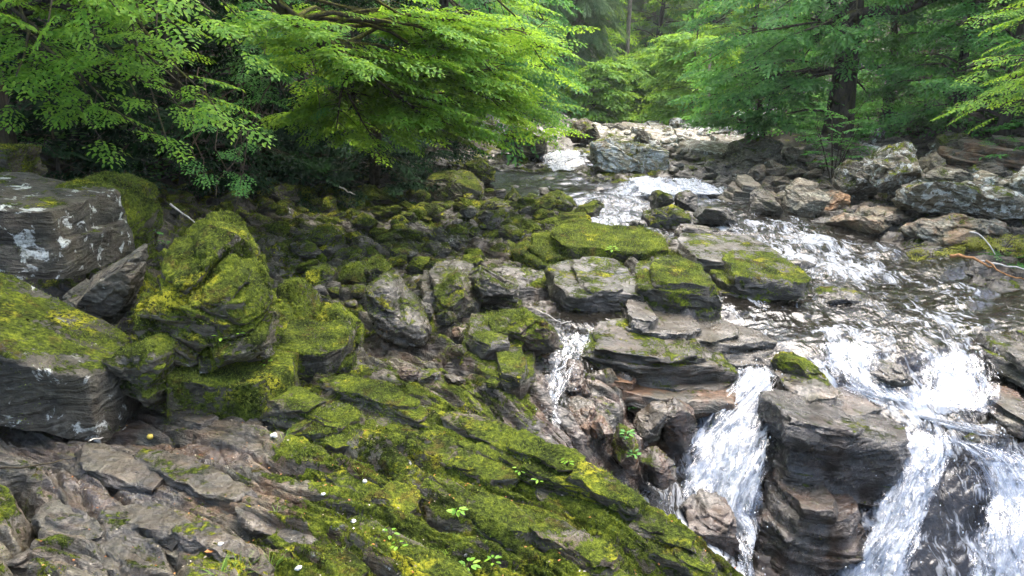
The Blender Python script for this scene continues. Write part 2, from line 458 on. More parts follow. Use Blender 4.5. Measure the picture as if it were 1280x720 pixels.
# ------------------------------------------------------------------ ground and stream bed
# px, py, distance ahead | moss wet rust soil | water depth (negative: dry) | foam
CTRL = """
0 720 3.3 .55 .3 .2 .1 -.5 0
120 720 3.4 .25 .5 .2 0 -.5 0
250 720 3.5 .5 .4 .1 0 -.5 0
400 720 3.6 .75 .1 .3 0 -.5 0
600 720 3.8 .85 .1 .1 0 -.5 0
800 720 4.0 .85 .1 .1 0 -.5 0
890 715 4.15 .8 .1 .1 0 -.5 0
0 600 4.6 .4 .4 .2 .1 -.5 0
120 610 4.6 .15 .9 .3 0 -.5 0
200 580 4.85 .0 1 .45 0 -.5 0
280 560 5.1 .0 1 .6 0 -.5 0
330 600 4.6 .45 .4 .4 0 -.5 0
380 560 5.0 .95 .1 .3 0 -.5 0
420 620 4.4 .9 .1 .5 0 -.5 0
300 660 4.1 .4 .3 .4 0 -.5 0
180 680 3.9 .25 .7 .05 0 -.5 0
520 600 4.6 .8 .1 .1 0 -.5 0
600 600 4.7 .9 .1 .1 0 -.5 0
700 620 4.6 .95 .1 .1 0 -.5 0
800 640 4.5 .95 .1 .1 0 -.5 0
870 690 4.25 .9 .1 .1 0 -.5 0
700 680 4.1 .9 .1 .1 0 -.5 0
0 540 5.3 .1 .8 .3 .1 -.5 0
100 545 5.3 .2 .6 .4 0 -.5 0
180 545 5.45 .1 .8 .4 0 -.5 0
300 520 5.6 .1 .8 .2 0 -.5 0
350 510 5.8 .3 .4 .3 0 -.5 0
430 500 5.9 .75 .2 .1 0 -.5 0
520 530 5.4 .9 .1 .1 0 -.5 0
560 525 5.5 .8 .1 .1 0 -.5 0
470 555 5.0 .85 .1 .2 0 -.5 0
480 460 6.7 .6 .4 .1 0 -.5 0
560 470 6.9 .6 .4 .3 0 -.5 0
620 480 7.0 .6 .5 .4 0 -.5 0
640 540 6.4 .6 .5 .4 0 -.4 0
700 540 6.6 .3 .8 .9 0 -.06 0
700 500 7.1 .2 .9 .9 0 -.03 .2
640 500 6.9 .6 .5 .4 0 -.3 0
760 560 6.9 .2 .9 1 0 -.1 0
770 520 7.3 .3 .8 .9 0 -.25 0
760 600 6.7 .2 .9 .8 0 -.1 .1
830 640 6.6 .1 1 .6 0 .06 .6
900 690 6.4 .1 1 .5 0 .08 .7
930 720 6.25 .1 1 .5 0 .08 .8
820 560 7.6 .2 .9 .9 0 -.1 0
560 430 7.8 .6 .5 .3 0 -.4 0
640 450 7.7 .6 .5 .5 0 -.3 0
690 425 8.3 .3 .9 .6 0 .05 .3
715 412 8.8 .2 .9 .7 0 .12 0
760 408 9.0 .2 .9 .7 0 .1 0
690 460 7.7 .2 1 .5 0 .04 .5
600 380 9.3 .4 .7 .4 0 -.3 0
640 360 10.2 .4 .7 .3 0 -.2 0
480 400 8.7 .6 .4 .2 0 -.4 0
400 400 8.6 .7 .3 .1 .1 -.5 0
330 450 6.9 .7 .2 .1 .1 -.5 0
420 440 7.4 .6 .3 .4 0 -.5 0
200 430 7.0 .7 .2 .1 .2 -.5 0
60 480 6.4 .3 .3 .1 .6 -.5 0
60 400 8.0 .2 .3 .1 .9 -.5 0
180 340 9.5 .6 .2 .1 .5 -.5 0
420 330 11.8 .5 .5 .1 .1 -.4 0
520 320 12.2 .5 .6 .2 0 -.3 0
600 310 12.7 .5 .6 .3 0 -.15 0
560 350 10.8 .4 .7 .4 0 -.2 0
400 260 16 .5 .4 .1 .2 -.4 0
500 260 16.3 .5 .5 .1 .1 -.3 0
600 250 17.2 .5 .6 .1 0 -.1 .1
350 235 17.5 .3 .3 .1 .6 -.5 0
280 260 14.5 .5 .3 .1 .5 -.5 0
740 305 12.6 .85 .2 .1 0 -.3 0
800 315 12.2 .85 .2 .1 0 -.3 0
740 345 11.2 .6 .5 .2 0 -.3 0
840 340 11.2 .7 .4 .2 0 -.3 0
840 400 9.5 .4 .8 .4 0 -.15 0
950 345 11.6 .5 .7 .2 0 -.15 .1
960 365 10.8 .3 .8 .6 0 .0 .2
890 310 13.2 .4 .8 .1 0 -.12 .2
680 262 16 .7 .5 .2 0 -.1 .1
650 222 20.5 .5 .8 .2 0 .08 .2
700 222 20.5 .5 .8 .1 0 .1 .35
740 235 19.2 .4 .9 .1 0 .05 .2
700 195 24 .3 .9 .1 0 .15 .9
715 180 28 .3 .8 .1 0 -.2 .3
640 200 23 .5 .6 .1 .3 -.4 0
780 215 21.3 .5 .6 .1 0 -.3 0
790 180 25.5 .5 .4 .1 0 -.5 0
850 162 33 .25 .4 .1 0 -.5 0
900 152 40 .2 .3 .1 0 -.5 0
760 158 38 .2 .3 .1 0 -.5 0
820 153 42 .15 .3 .1 0 -.5 0
840 190 25 .4 .5 .1 0 -.3 0
800 232 19.0 .2 1 .1 0 .12 1
850 238 18.4 .2 1 .1 0 .12 1
780 250 17.4 .2 1 .1 0 .12 .7
760 275 15.3 .2 1 .1 0 .12 .8
770 290 14.4 .3 .9 .1 0 .05 .6
900 243 18 .2 1 .1 0 .12 .7
920 260 16.3 .2 1 .1 0 .08 .4
850 275 15.4 .4 .8 .1 0 -.05 .3
960 285 14.7 .1 1 .1 0 .12 .7
1010 305 13.6 .1 1 .1 0 .12 .9
1080 285 14.9 .1 1 .3 0 .05 .15
980 320 12.9 .1 1 .1 0 .12 .9
1100 310 13.5 .1 1 .1 0 .14 .55
1060 335 12.4 .1 1 .1 0 .14 .95
1170 330 12.6 .1 1 .1 0 .14 .4
1000 350 11.4 .1 1 .2 0 .1 .5
1090 365 11.0 .1 1 .2 0 .14 .45
1200 365 11.1 .1 1 .2 0 .14 .55
1280 375 10.8 .1 1 .2 0 .1 .35
930 385 10.1 .1 1 .6 0 .06 .55
1000 400 9.8 .1 1 .4 0 .08 .35
1100 405 9.7 .2 1 .3 0 .1 .6
1200 410 9.6 .2 1 .3 0 .1 .7
1280 410 9.5 .3 1 .3 0 .02 .2
930 425 9.1 .1 1 .6 0 .05 .4
880 415 9.35 .1 1 .7 0 -.02 .2
1000 430 9.0 .2 1 .4 0 .05 .3
1050 420 9.25 .1 1 .3 0 .1 .8
1150 425 9.15 .1 1 .3 0 .1 .45
1210 435 9.05 .1 1 .3 0 .08 .6
1270 450 8.9 .4 .9 .3 0 -.1 .1
950 470 8.5 .1 1 .3 0 .1 1
970 455 8.7 .4 .9 .3 0 -.08 .3
1040 470 8.55 .1 1 .2 0 .1 1
1110 480 8.45 .1 1 .2 0 .08 .9
1200 485 8.4 .1 1 .2 0 .1 1
1270 500 8.35 .2 1 .6 0 -.06 .2
1000 480 8.3 .2 1 .3 0 -.12 .1
1050 500 8.1 .1 1 .2 0 -.02 .35
1140 520 7.95 .1 1 .2 0 .06 .9
1230 525 7.9 .1 1 .2 0 .03 .55
1000 515 7.75 .2 1 .4 0 -.15 0
1080 530 7.65 .1 1 .5 0 -.12 .1
1150 545 7.6 .1 1 .4 0 .05 .6
1230 550 7.6 .1 1 .4 0 .04 .5
1285 555 7.6 .1 1 .4 0 .03 .5
1180 600 7.25 .1 1 .3 0 .03 .35
1250 610 7.2 .1 1 .3 0 .06 .85
1290 600 7.25 .1 1 .3 0 .06 .6
1180 660 6.9 .1 1 .3 0 .03 .4
1240 680 6.75 .1 1 .3 0 .06 .9
1120 610 7.15 .1 1 .3 0 .08 1
1100 660 6.85 .1 1 .3 0 .08 1
1070 720 6.5 .1 1 .3 0 .1 1
1180 720 6.55 .1 1 .3 0 .05 .5
1260 725 6.5 .1 1 .3 0 .06 .8
900 530 8.0 .1 1 .3 0 .05 1
890 570 7.7 .1 1 .3 0 .06 1
900 620 7.25 .1 1 .3 0 .1 1
850 600 7.35 .1 1 .6 0 .05 .8
930 650 7.05 .1 1 .4 0 .1 .9
960 660 6.95 .1 1 .9 0 -.12 .1
1000 620 7.1 .2 1 .6 0 -.2 0
1040 660 6.9 .1 1 .6 0 -.2 0
980 710 6.6 .1 1 .8 0 -.15 0
1130 282 14.9 .2 .7 .2 0 -.1 0
1160 300 13.9 .3 .5 .2 .1 -.3 0
1280 335 12.4 .4 .3 .2 .4 -.4 0
1230 345 12.0 .3 .7 .2 .1 -.1 0
1220 270 15 .3 .3 .2 .2 -.5 0
1060 245 17.3 .3 .4 .3 .1 -.4 0
970 240 18.3 .3 .5 .2 0 -.25 0
930 215 20.5 .3 .5 .1 0 -.4 0
950 190 24 .3 .4 .1 .2 -.5 0
1100 195 20.5 .3 .3 .1 .5 -.5 0
1200 195 18.5 .3 .3 .1 .8 -.5 0
1280 195 17.5 .3 .3 .1 .9 -.5 0
1010 165 28 .2 .2 .1 .8 -.5 0
1150 165 23 .2 .2 .1 1 -.5 0
1280 150 21 .2 .2 .1 1 -.5 0
"""
WORLD = """
-3.0 1.2 2.5 .5 .3 .2 .1
0 1.2 2.4 .7 .2 .2 0
2.2 1.6 2.2 .7 .2 .2 0
4 2.5 .4 .2 1 .4 0
6 4.5 .3 .2 1 .3 0
8 7 1.1 .2 .8 .3 0
-5.5 3.5 2.7 .5 .2 .1 .5
-7.5 7 3.3 .4 .2 .1 .8
-9 11 3.6 .3 .1 0 1
-7 16 3.1 .3 .2 0 1
-5 20 3.3 .3 .2 0 1
-12 17 5.5 .2 0 0 1
-16 10 7 .2 0 0 1
-9 24 5.2 .2 0 0 1
-3 26 3.6 .3 .2 0 1
-5 34 6.0 .2 0 0 1
1 34 4.2 .3 .3 0 .6
-2 45 6.0 .2 0 0 1
4 52 4.6 .2 0 0 1
10 56 4.6 .2 0 0 1
18 52 5.6 .2 0 0 1
-20 30 13 .2 0 0 1
-30 60 28 .2 0 0 1
0 80 15 .2 0 0 1
20 85 16 .2 0 0 1
60 80 32 .2 0 0 1
0 150 38 .2 0 0 1
-90 140 60 .2 0 0 1
90 140 60 .2 0 0 1
12 30 4.3 .2 0 0 1
14 22 4.6 .2 0 0 1
18 17 5.6 .2 0 0 1
15 12 3.4 .3 .2 0 1
26 20 10 .2 0 0 1
20 34 9 .2 0 0 1
34 40 17 .2 0 0 1
13 8 2.8 .3 .3 0 .8
"""
cp, ca = [], []
for ln in CTRL.strip().splitlines():
    v = [float(x) for x in ln.split()]
    p = pt(*v[:3]); p[2] -= max(v[7], 0.0)
    cp.append(p); ca.append(v[3:9])
for ln in WORLD.strip().splitlines():
    v = [float(x) for x in ln.split()]
    cp.append(np.array(v[:3])); ca.append(v[3:7] + [-.6, 0])
cp = np.array(cp); ca = np.array(ca)

def uv_of(X, Y): return X / (Y + 2.0), np.log(Y + 2.0)
cu, cv = uv_of(cp[:, 0], cp[:, 1])
def _k(r2): return 0.5 * r2 * np.log(r2 + 1e-12)
n_ = len(cp)
K = _k((cu[:, None] - cu) ** 2 + (cv[:, None] - cv) ** 2) + 0.0004 * np.eye(n_)
Pm = np.stack((np.ones(n_), cu, cv), 1)
sol = np.linalg.solve(np.block([[K, Pm], [Pm.T, np.zeros((3, 3))]]), np.concatenate((cp[:, 2], np.zeros(3))))
GU = np.linspace(-1.25, 1.25, 260)
GV = np.linspace(math.log(2.8), math.log(175.0), 420)
gu, gv = np.meshgrid(GU, GV)
gz = sol[-3] + sol[-2] * gu + sol[-1] * gv
ga = np.zeros(gu.shape + (6,)); gw = np.zeros(gu.shape)
for i in range(n_):
    r2 = (gu - cu[i]) ** 2 + (gv - cv[i]) ** 2
    gz += sol[i] * _k(r2)
    w = 1.0 / (r2 + 2e-4) ** 2
    ga += w[..., None] * ca[i]; gw += w
ga /= gw[..., None]
GRID = np.concatenate((gz[..., None], ga), 2)

def field(X, Y):
    u, v = uv_of(X, Y)
    a = np.clip((u - GU[0]) / (GU[1] - GU[0]), 0, len(GU) - 1.001)
    b = np.clip((v - GV[0]) / (GV[1] - GV[0]), 0, len(GV) - 1.001)
    i, j = a.astype(int), b.astype(int)
    a = (a - i)[..., None]; b = (b - j)[..., None]
    return ((GRID[j, i] * (1 - a) + GRID[j, i + 1] * a) * (1 - b)
            + (GRID[j + 1, i] * (1 - a) + GRID[j + 1, i + 1] * a) * b)

def saw(x, s=0.2):
    f = x - np.floor(x)
    return np.where(f < s, f / s, 1 - (f - s) / (1 - s))

GROOVES = []
def ground(X, Y):
    """height and attributes of the bedrock at X, Y"""
    f = field(X, Y)
    z, soil, depth, foam = f[..., 0], f[..., 4], f[..., 5], f[..., 6]
    rock = 1 - 0.75 * smooth(0.4, 0.9, soil)
    near = 1 - smooth(7, 14, Y)
    w1 = fbm2(X * 0.55, Y * 0.55, 3, 5)
    q = X * 0.55 + Y * 0.83
    e = X * 0.83 - Y * 0.55
    amp = 0.35 + 0.65 * smooth(-.35, .5, noise2(e * 0.7, q * 1.1, 9))
    inw = smooth(-.05, .06, depth)
    wq = q + 0.22 * w1 + 0.05 * fbm2(e * .9, q * 2, 3, 21); we = e + .25 * fbm2(e * .8, q * .8, 3, 23)
    d = saw(wq / 0.50, 0.14) * 0.085 * amp * (0.35 + .65 * near)
    bare = smooth(.35, .1, f[..., 1]) * near
    for L, am, sd in ((1.0, .135, 201), (.42, .065, 211), (.17, .030, 221)):
        _, gap, r0, r1, ox, oy = worley2(we / (L * 1.9), wq / (L * .34), sd)
        d += am * (1 - .55 * bare) * (.35 + .65 * amp) * ((r0 - .5) + 0.9 * ox * (r1 - .5) + 0.8 * oy * (r0 - .75)) - am * .35 * smooth(.09, 0, gap)
    d += 0.016 * fbm2(e * 1.6, wq * 20, 5, 33, .6)
    d += saw((wq + .02 * fbm2(e * 1.2, q * 4, 3, 39)) / .115, .22) * .026 * near
    d += 0.010 * f[..., 1] * near * np.abs(fbm2(X * 11, Y * 11, 3, 35, .6))
    d += 0.10 * smooth(9, 16, Y) * fbm2(X * 1.3, Y * 1.3, 4, 41)
    # ledges in the stream: flat treads, short risers
    ww = z + 0.05 * fbm2(X * 1.2, Y * 1.2, 3, 51)
    st = 0.17
    k = ww / st; fl = np.floor(k); fr = k - fl
    terr = (fl + smooth(0.30, 0.70, fr)) * st - ww
    mid = smooth(6.4, 7.6, Y) * (1 - smooth(13, 16, Y)) * (1 - inw)
    wm = z + .10 * e + 0.10 * fbm2(we * 1.1, wq * 1.1, 3, 53); km = wm / .30; fm = km - np.floor(km)
    _, gap, r0, r1, ox, oy = worley2(we / .9, wq / .7, 241)
    d += mid * (((np.floor(km) + smooth(.36, .64, fm)) * .30 - wm) * .9 + .20 * ((r0 - .5) + .8 * ox * (r1 - .5)) - .06 * smooth(.08, 0, gap))
    d = d * (1 - .72 * inw) + terr * 0.75 * inw * (1 - smooth(16, 22, Y))
    d += (.018 + .017 * (1 - near)) * fbm2(X * 2.6, Y * 2.6, 5, 61, 0.55) + 0.05 * inw * fbm2(X * 1.5, Y * 2.0, 2, 71)
    for seg, wd, dp in GROOVES:
        gx, gy = X + .05 * fbm2(X * 3, Y * 3, 3, 131), Y + .05 * fbm2(X * 3, Y * 3, 3, 133)
        best = np.full(np.shape(X), 9.0)
        for (ax, ay), (bx, by) in zip(seg[:-1], seg[1:]):
            t = np.clip(((gx - ax) * (bx - ax) + (gy - ay) * (by - ay)) / ((bx - ax) ** 2 + (by - ay) ** 2), 0, 1)
            best = np.minimum(best, np.hypot(gx - ax - t * (bx - ax), gy - ay - t * (by - ay)))
        d = d - dp * np.exp(-(best / wd) ** 2)
    z2 = z + (d - 0.06) * rock
    z2 = z2 + (1 - rock) * 0.12 * fbm2(X * 1.1, Y * 1.1, 4, 81)
    return z2, f

def ground_z(x, y):
    return float(ground(np.array([x]), np.array([y]))[0][0])

def hit(px, py):
    """first point of the ground seen at a photo pixel"""
    Ys = np.exp(np.linspace(math.log(2.6), math.log(110), 700))
    p0, p1 = pt(px, py, 1.0), pt(px, py, 2.0)
    P = p0 + (p1 - p0) * (Ys[:, None] - 1.0)
    z, _ = ground(P[:, 0], P[:, 1])
    k = np.argmax(P[:, 2] < z)
    return P[k] if P[k, 2] < z[k] else None

_gr = []
for pts_, wd, dp in [([(25,595),(32,640),(24,690),(10,730)], .055, .20), ([(140,600),(165,640),(200,680),(215,725)], .03, .08), ([(100,610),(125,660),(130,720)], .03, .07),
                     ([(345,534),(385,546),(430,560),(480,590),(530,625),(555,655)], .05, .15), ([(500,555),(560,600),(620,640),(680,690)], .045, .12),
                     ([(105,546),(150,552),(200,553),(238,544)], .07, .13), ([(640,605),(700,640),(760,690)], .04, .09), ([(250,620),(330,610),(400,640)], .03, .05),
                     ([(420,505),(470,525),(540,560),(600,580)], .035, .09), ([(385,650),(450,690),(480,725)], .04, .10)]:
    hs = [hit(*p) for p in pts_]
    _gr.append(([(h[0], h[1]) for h in hs], wd, dp))
GROOVES = _gr

Yr = np.concatenate((np.linspace(1.6, 8.2, 720, endpoint=False), 8.2 * np.exp(np.linspace(0, math.log(26 / 8.2), 520, endpoint=False)),
                     26 * np.exp(np.linspace(0, math.log(150 / 26), 130))))
Uc = np.linspace(-1.15, 1.15, 1150)
XX = Uc[None, :] * (Yr[:, None] + 2.0); YY = np.repeat(Yr[:, None], len(Uc), 1)
X1, Y1 = XX.ravel(), YY.ravel()
z1, f1 = ground(X1, Y1)
sw = 0.018 * np.clip(Y1 / 6, .7, 6)
verts = np.stack((X1 + sw * fbm2(X1 * 3, z1 * 7 + Y1 * 2, 3, 91), Y1 + sw * fbm2(X1 * 3 + 40, z1 * 7 + Y1 * 2, 3, 95), z1), 1)
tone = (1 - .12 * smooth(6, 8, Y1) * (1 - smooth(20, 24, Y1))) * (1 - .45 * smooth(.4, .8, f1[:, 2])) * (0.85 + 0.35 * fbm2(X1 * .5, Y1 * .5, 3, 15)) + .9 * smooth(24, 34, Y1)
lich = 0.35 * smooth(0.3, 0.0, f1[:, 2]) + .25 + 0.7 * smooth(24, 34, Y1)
me = mesh_np("bedrock_ground", verts, grid_quads(len(Yr), len(Uc)), mats=[M_BED],
             attrs={'moss': f1[:, 1] - .15 * smooth(.3, .8, f1[:, 1]) - .14 * smooth(.1, .5, noise2(X1 * .9 + Y1 * .5, Y1 * 1.6, 143)), 'wet': f1[:, 2], 'rust': f1[:, 3], 'soil': f1[:, 4], 'lichen': lich, 'tone': tone})
obj("ground", me, kind='structure')

# ------------------------------------------------------------------ the stream surface
yw = np.concatenate((np.linspace(5.6, 12, 520, endpoint=False), 12 * np.exp(np.linspace(0, math.log(30 / 12), 360))))
uw = np.linspace(-0.2, 0.80, 760)
XW = (uw[None, :] * (yw[:, None] + 2)).ravel(); YW = np.repeat(yw[:, None], len(uw), 1).ravel()
fw = field(XW, YW)
zg, _ = ground(XW, YW)
fo = fw[:, 6]
qx = XW * 0.9 + YW * 0.44; qy = -XW * 0.44 + YW * 0.9
rip = fbm2(qx * 1.5, qy * 3.0, 4, 101, .48)
zw = fw[:, 0] + fw[:, 5] + (0.014 + 0.06 * fo) * rip + 0.02 * fo * np.abs(fbm2(qx * 4, qy * 7, 2, 105))
zw = np.maximum(zw, np.where(fo > .6, zg + 0.02 * (fo - .6) / .4, -9))
keep = (zw > zg - 0.05) & (fw[:, 5] > -0.09)
quads = grid_quads(len(yw), len(uw))
quads = quads[keep[quads].any(1) & (fw[:, 5] > -.2)[quads].all(1)]
used = np.unique(quads); remap = np.zeros(len(XW), int); remap[used] = np.arange(len(used))
shore = np.clip(1 - np.abs(zw - zg - 0.02) / 0.05, 0, 1) * 0.15
fo2 = np.clip(fo + shore * (fo > .1), 0, 1)
me = mesh_np("stream_surface", np.stack((XW, YW, zw), 1)[used], remap[quads], mats=[M_WATER], attrs={'foam': fo2[used]})
obj("stream_water", me, kind='structure')

# ------------------------------------------------------------------ boulders
def icosphere(level):
    t = (1 + 5 ** .5) / 2
    V = np.array([(-1,t,0),(1,t,0),(-1,-t,0),(1,-t,0),(0,-1,t),(0,1,t),(0,-1,-t),(0,1,-t),(t,0,-1),(t,0,1),(-t,0,-1),(-t,0,1)], float)
    V /= np.linalg.norm(V[0])
    Fc = np.array([(0,11,5),(0,5,1),(0,1,7),(0,7,10),(0,10,11),(1,5,9),(5,11,4),(11,10,2),(10,7,6),(7,1,8),(3,9,4),(3,4,2),(3,2,6),(3,6,8),(3,8,9),(4,9,5),(2,4,11),(6,2,10),(8,6,7),(9,8,1)])
    for _ in range(level):
        e = np.sort(np.concatenate((Fc[:, [0, 1]], Fc[:, [1, 2]], Fc[:, [2, 0]])), 1)
        ue, inv = np.unique(e, axis=0, return_inverse=True)
        inv = inv.reshape(-1)
        mid = V[ue].sum(1); mid /= np.linalg.norm(mid, axis=1)[:, None]
        m = inv.reshape(3, -1) + len(V)
        V = np.concatenate((V, mid))
        a, b, c = Fc.T; ab, bc, ca_ = m
        Fc = np.concatenate((np.stack((a, ab, ca_), 1), np.stack((b, bc, ab), 1), np.stack((c, ca_, bc), 1), np.stack((ab, bc, ca_), 1)))
    return V, Fc
ICO = {k: icosphere(k) for k in (3, 4, 5, 6)}

def rock_shape(poly, half_depth, level, seed, p=4.0, cuts=8, rough=0.035, strata=0.03, thick=0.12, sdir=(0.25, -0.35, 0.9), lean=0.0, blocky=0.12):
    """solid boulder: outline poly (x,z metres about its centre) carried round a superellipsoid, cut by planes, weathered"""
    rng = np.random.default_rng(seed)
    D, T = ICO[level]
    poly = np.asarray(poly, float)
    th = np.linspace(-pi, pi, 721)
    Rr = np.zeros_like(th)
    a, b = poly, np.roll(poly, -1, 0)
    cx, sz = np.cos(th), np.sin(th)
    for (x0, y0), (x1, y1) in zip(a, b):
        dx, dy = x1 - x0, y1 - y0
        den = cx * dy - sz * dx
        with np.errstate(all='ignore'):
            t = (x0 * dy - y0 * dx) / den
            s = np.where(abs(dx) > abs(dy), (t * cx - x0) / dx if dx else np.nan, (t * sz - y0) / dy if dy else np.nan)
        ok = (t > 0) & (s >= -1e-6) & (s <= 1 + 1e-6)
        Rr = np.where(ok, np.maximum(Rr, np.nan_to_num(t)), Rr)
    ker = np.hanning(19); ker /= ker.sum()
    Rr = np.convolve(np.concatenate((Rr[-10:-1], Rr, Rr[1:10])), ker, 'valid')
    size = float(np.sqrt(np.abs(np.sum(a[:, 0] * b[:, 1] - b[:, 0] * a[:, 1])) / 2))
    hor = np.sqrt(D[:, 0] ** 2 + D[:, 2] ** 2); sy = np.abs(D[:, 1])
    k = (hor ** p + sy ** p) ** (-1 / p)
    R = np.interp(np.arctan2(D[:, 2], D[:, 0]), th, Rr)
    u = np.stack((D[:, 0] / (hor + 1e-9) * hor * k, D[:, 1] * k, D[:, 2] / (hor + 1e-9) * hor * k), 1)   # unit-ish shape
    for _ in range(cuts):
        n = rng.normal(size=3); n[1] = -abs(n[1]) * rng.choice((1, 1, -1)); n /= np.linalg.norm(n)
        dd = rng.uniform(0.60, 0.90)
        over = np.maximum(u @ n - dd, 0)
        u = u - over[:, None] * n * 0.98
    P = np.stack((u[:, 0] * R, u[:, 1] * half_depth, u[:, 2] * R), 1)
    P[:, 2] += lean * P[:, 1]
    N = P / (np.linalg.norm(P, axis=1)[:, None] + 1e-9)
    s = P * (2.2 / size)
    d = rough * size * (0.75 * fbm3(s + seed, 5, seed % 97, 0.52))
    sd = np.array(sdir) / np.linalg.norm(sdir)
    ax = np.cross(sd, (0.2, 1, 0.1)); ax /= np.linalg.norm(ax); bx = np.cross(sd, ax)
    Q = np.stack((P @ ax, P @ bx, P @ sd), 1) + size * 0.05 * np.stack([fbm3(s * 1.2 + 31 * i, 3, 5 + i) for i in range(3)], 1)
    # broken along the foliation: flat lying blocks, each set in or out and tilted a little
    for L, am in ((0.62, blocky), (0.25, blocky * .38)):
        _, gap, r, o = worley3(Q / (size * L * np.array((1.0, 1.0, 0.42))) + seed * 3.1, seed % 50)
        d += am * size * ((r[:, 0] - .5) + 1.3 * (o * (r[:, ::-1] - .5)).sum(1))
        d -= am * size * 0.22 * smooth(.10, .0, gap)
    # thin leaves of schist
    lam = fbm3(np.stack((Q[:, 0] * 1.1, Q[:, 1] * 1.1, Q[:, 2] * 11), 1) / size + seed, 4, 11, .6)
    d = d + strata * size * 0.55 * lam
    side = 1 - 0.45 * np.abs(N[:, 2])
    P = P + N * (d * side)[:, None]
    return P, T

def put_rock(label, name, cat, poly_px, Y, depth, seed, group=None, moss=.5, wet=.2, rust=.1, lichen=.3, tone=1.0, level=None, dz=0.0, **kw):
    pp = np.array([pt(x, y, Y) for x, y in poly_px])
    lo, hi = pp.min(0), pp.max(0)
    c = (lo + hi) / 2
    w = max(x for x, _ in poly_px) - min(x for x, _ in poly_px)
    if level is None: level = 6 if w > 95 else 5 if w > 32 else 4
    P, T = rock_shape(pp[:, [0, 2]] - c[[0, 2]], depth / 2, level, seed, **kw)
    me = mesh_np(name, P, tris=T, mats=[M_STONE])
    o = obj(name, me, None, (c[0], c[1], c[2] + dz), label=label, category=cat,
            moss=float(moss), wet=float(wet), rust=float(rust), lichen=float(lichen * (1 - .85 * wet)), tone=float(tone), soil=0.0)
    if group: o['group'] = group
    return o

def bedded_mesh(poly, depth, seed, beds=.11, dip=(-.06, .10), res=150, proud=.10):
    """block of bedrock: a pile of thin beds, each with its own broken edge, dipping together"""
    rng = np.random.default_rng(seed)
    poly = np.asarray(poly, float)
    zz = poly[:, 1] - dip[0] * poly[:, 0]
    zlo, zhi = zz.min(), zz.max()
    def span(z):
        xs = []
        q = np.stack((poly[:, 0], zz), 1)
        for (x0, a), (x1, b) in zip(q, np.roll(q, -1, 0)):
            if (a - z) * (b - z) <= 0 and a != b: xs.append(x0 + (x1 - x0) * (z - a) / (b - a))
        return (min(xs), max(xs)) if len(xs) > 1 else None
    cuts = [zlo]
    while cuts[-1] < zhi - beds * .4: cuts.append(cuts[-1] + beds * rng.uniform(.45, 1.7))
    cuts[-1] = zhi
    th = np.linspace(0, 2 * pi, res, endpoint=False)
    k = 11
    va = np.linspace(0, 2 * pi, k, endpoint=False) + rng.uniform(-.22, .22, k); va.sort()
    def plan(r):                                              # straight edged broken outline through k corners
        pe = 1 / (np.abs(np.cos(va)) ** 6 + np.abs(np.sin(va)) ** 6) ** (1 / 6)
        cx, cz = np.cos(va) * pe * r, np.sin(va) * pe * r
        c = np.stack((np.append(cx, cx[0]), np.append(cz, cz[0])), 1)
        s_ = np.concatenate(([0], np.cumsum(np.linalg.norm(np.diff(c, axis=0), axis=1))))
        t = np.linspace(0, s_[-1], res, endpoint=False)
        return np.stack((np.interp(t, s_, c[:, 0]), np.interp(t, s_, c[:, 1])), 1)
    V, T, n = [], [], 0
    r0 = rng.uniform(.92, 1.04, k)
    for z0, z1 in zip(cuts[:-1], cuts[1:]):
        sp = span(min(max((z0 + z1) / 2, zlo + 1e-3), zhi - 1e-3))
        if sp is None: continue
        cx, hw = (sp[0] + sp[1]) / 2, (sp[1] - sp[0]) / 2 * 1.03
        P2 = plan(np.clip(r0 + rng.normal(size=k) * proud * .45 - rng.uniform(0, proud) * (z1 > zlo), .7, 1.12))
        h = z1 - z0; bev = min(.02, h * .25)
        rings = [(1.0, z0 - h * .15), (1.0, z0 + h * .2), (1.0, z0 + h * .5), (1.0, z1 - bev), (1 - bev * .6 / max(hw, .1), z1 - bev * .2)] + [(s_, z1) for s_ in np.linspace(.965, 0.02, 20)]
        for sc_, z in rings:
            V.append(np.stack((cx + P2[:, 0] * hw * sc_, P2[:, 1] * depth / 2 * sc_, np.full(res, z)), 1))
        m = len(rings); i = np.arange((m - 1) * res); a, b = i // res, i % res; b2 = (b + 1) % res
        q = np.stack((a * res + b, a * res + b2, (a + 1) * res + b2, (a + 1) * res + b), 1) + n
        T.append(q); n += m * res
    P = np.concatenate(V)
    size = math.sqrt((poly[:, 0].max() - poly[:, 0].min()) * (zhi - zlo)) + .2
    s3 = P * 2.2
    dx = np.stack([fbm3(s3 * np.array((1.0, 1.0, 5.0)) + 19 * i + seed, 5, 3 + i, .58) for i in range(3)], 1)
    P = P + dx * np.array((.040, .055, .022)) + np.stack([fbm3(s3 * .5 + 7 * i, 3, 23 + i) for i in range(3)], 1) * np.array((.05, .05, .03))
    P[:, 2] += dip[0] * P[:, 0] + dip[1] * P[:, 1]
    return P, np.concatenate(T)

def put_ledge(label, name, cat, poly_px, Y, depth, seed, group=None, moss=.5, wet=.2, rust=.1, lichen=.3, tone=1.0, **kw):
    pp = np.array([pt(x, y, Y) for x, y in poly_px])
    c = (pp.min(0) + pp.max(0)) / 2
    P, Q = bedded_mesh(pp[:, [0, 2]] - c[[0, 2]], depth, seed, **kw)
    me = mesh_np(name, P, Q, mats=[M_STONE])
    o = obj(name, me, None, c, label=label, category=cat, moss=float(moss), wet=float(wet), rust=float(rust), lichen=float(lichen * (1 - .85 * wet)), tone=float(tone), soil=0.0)
    if group: o['group'] = group
    return o

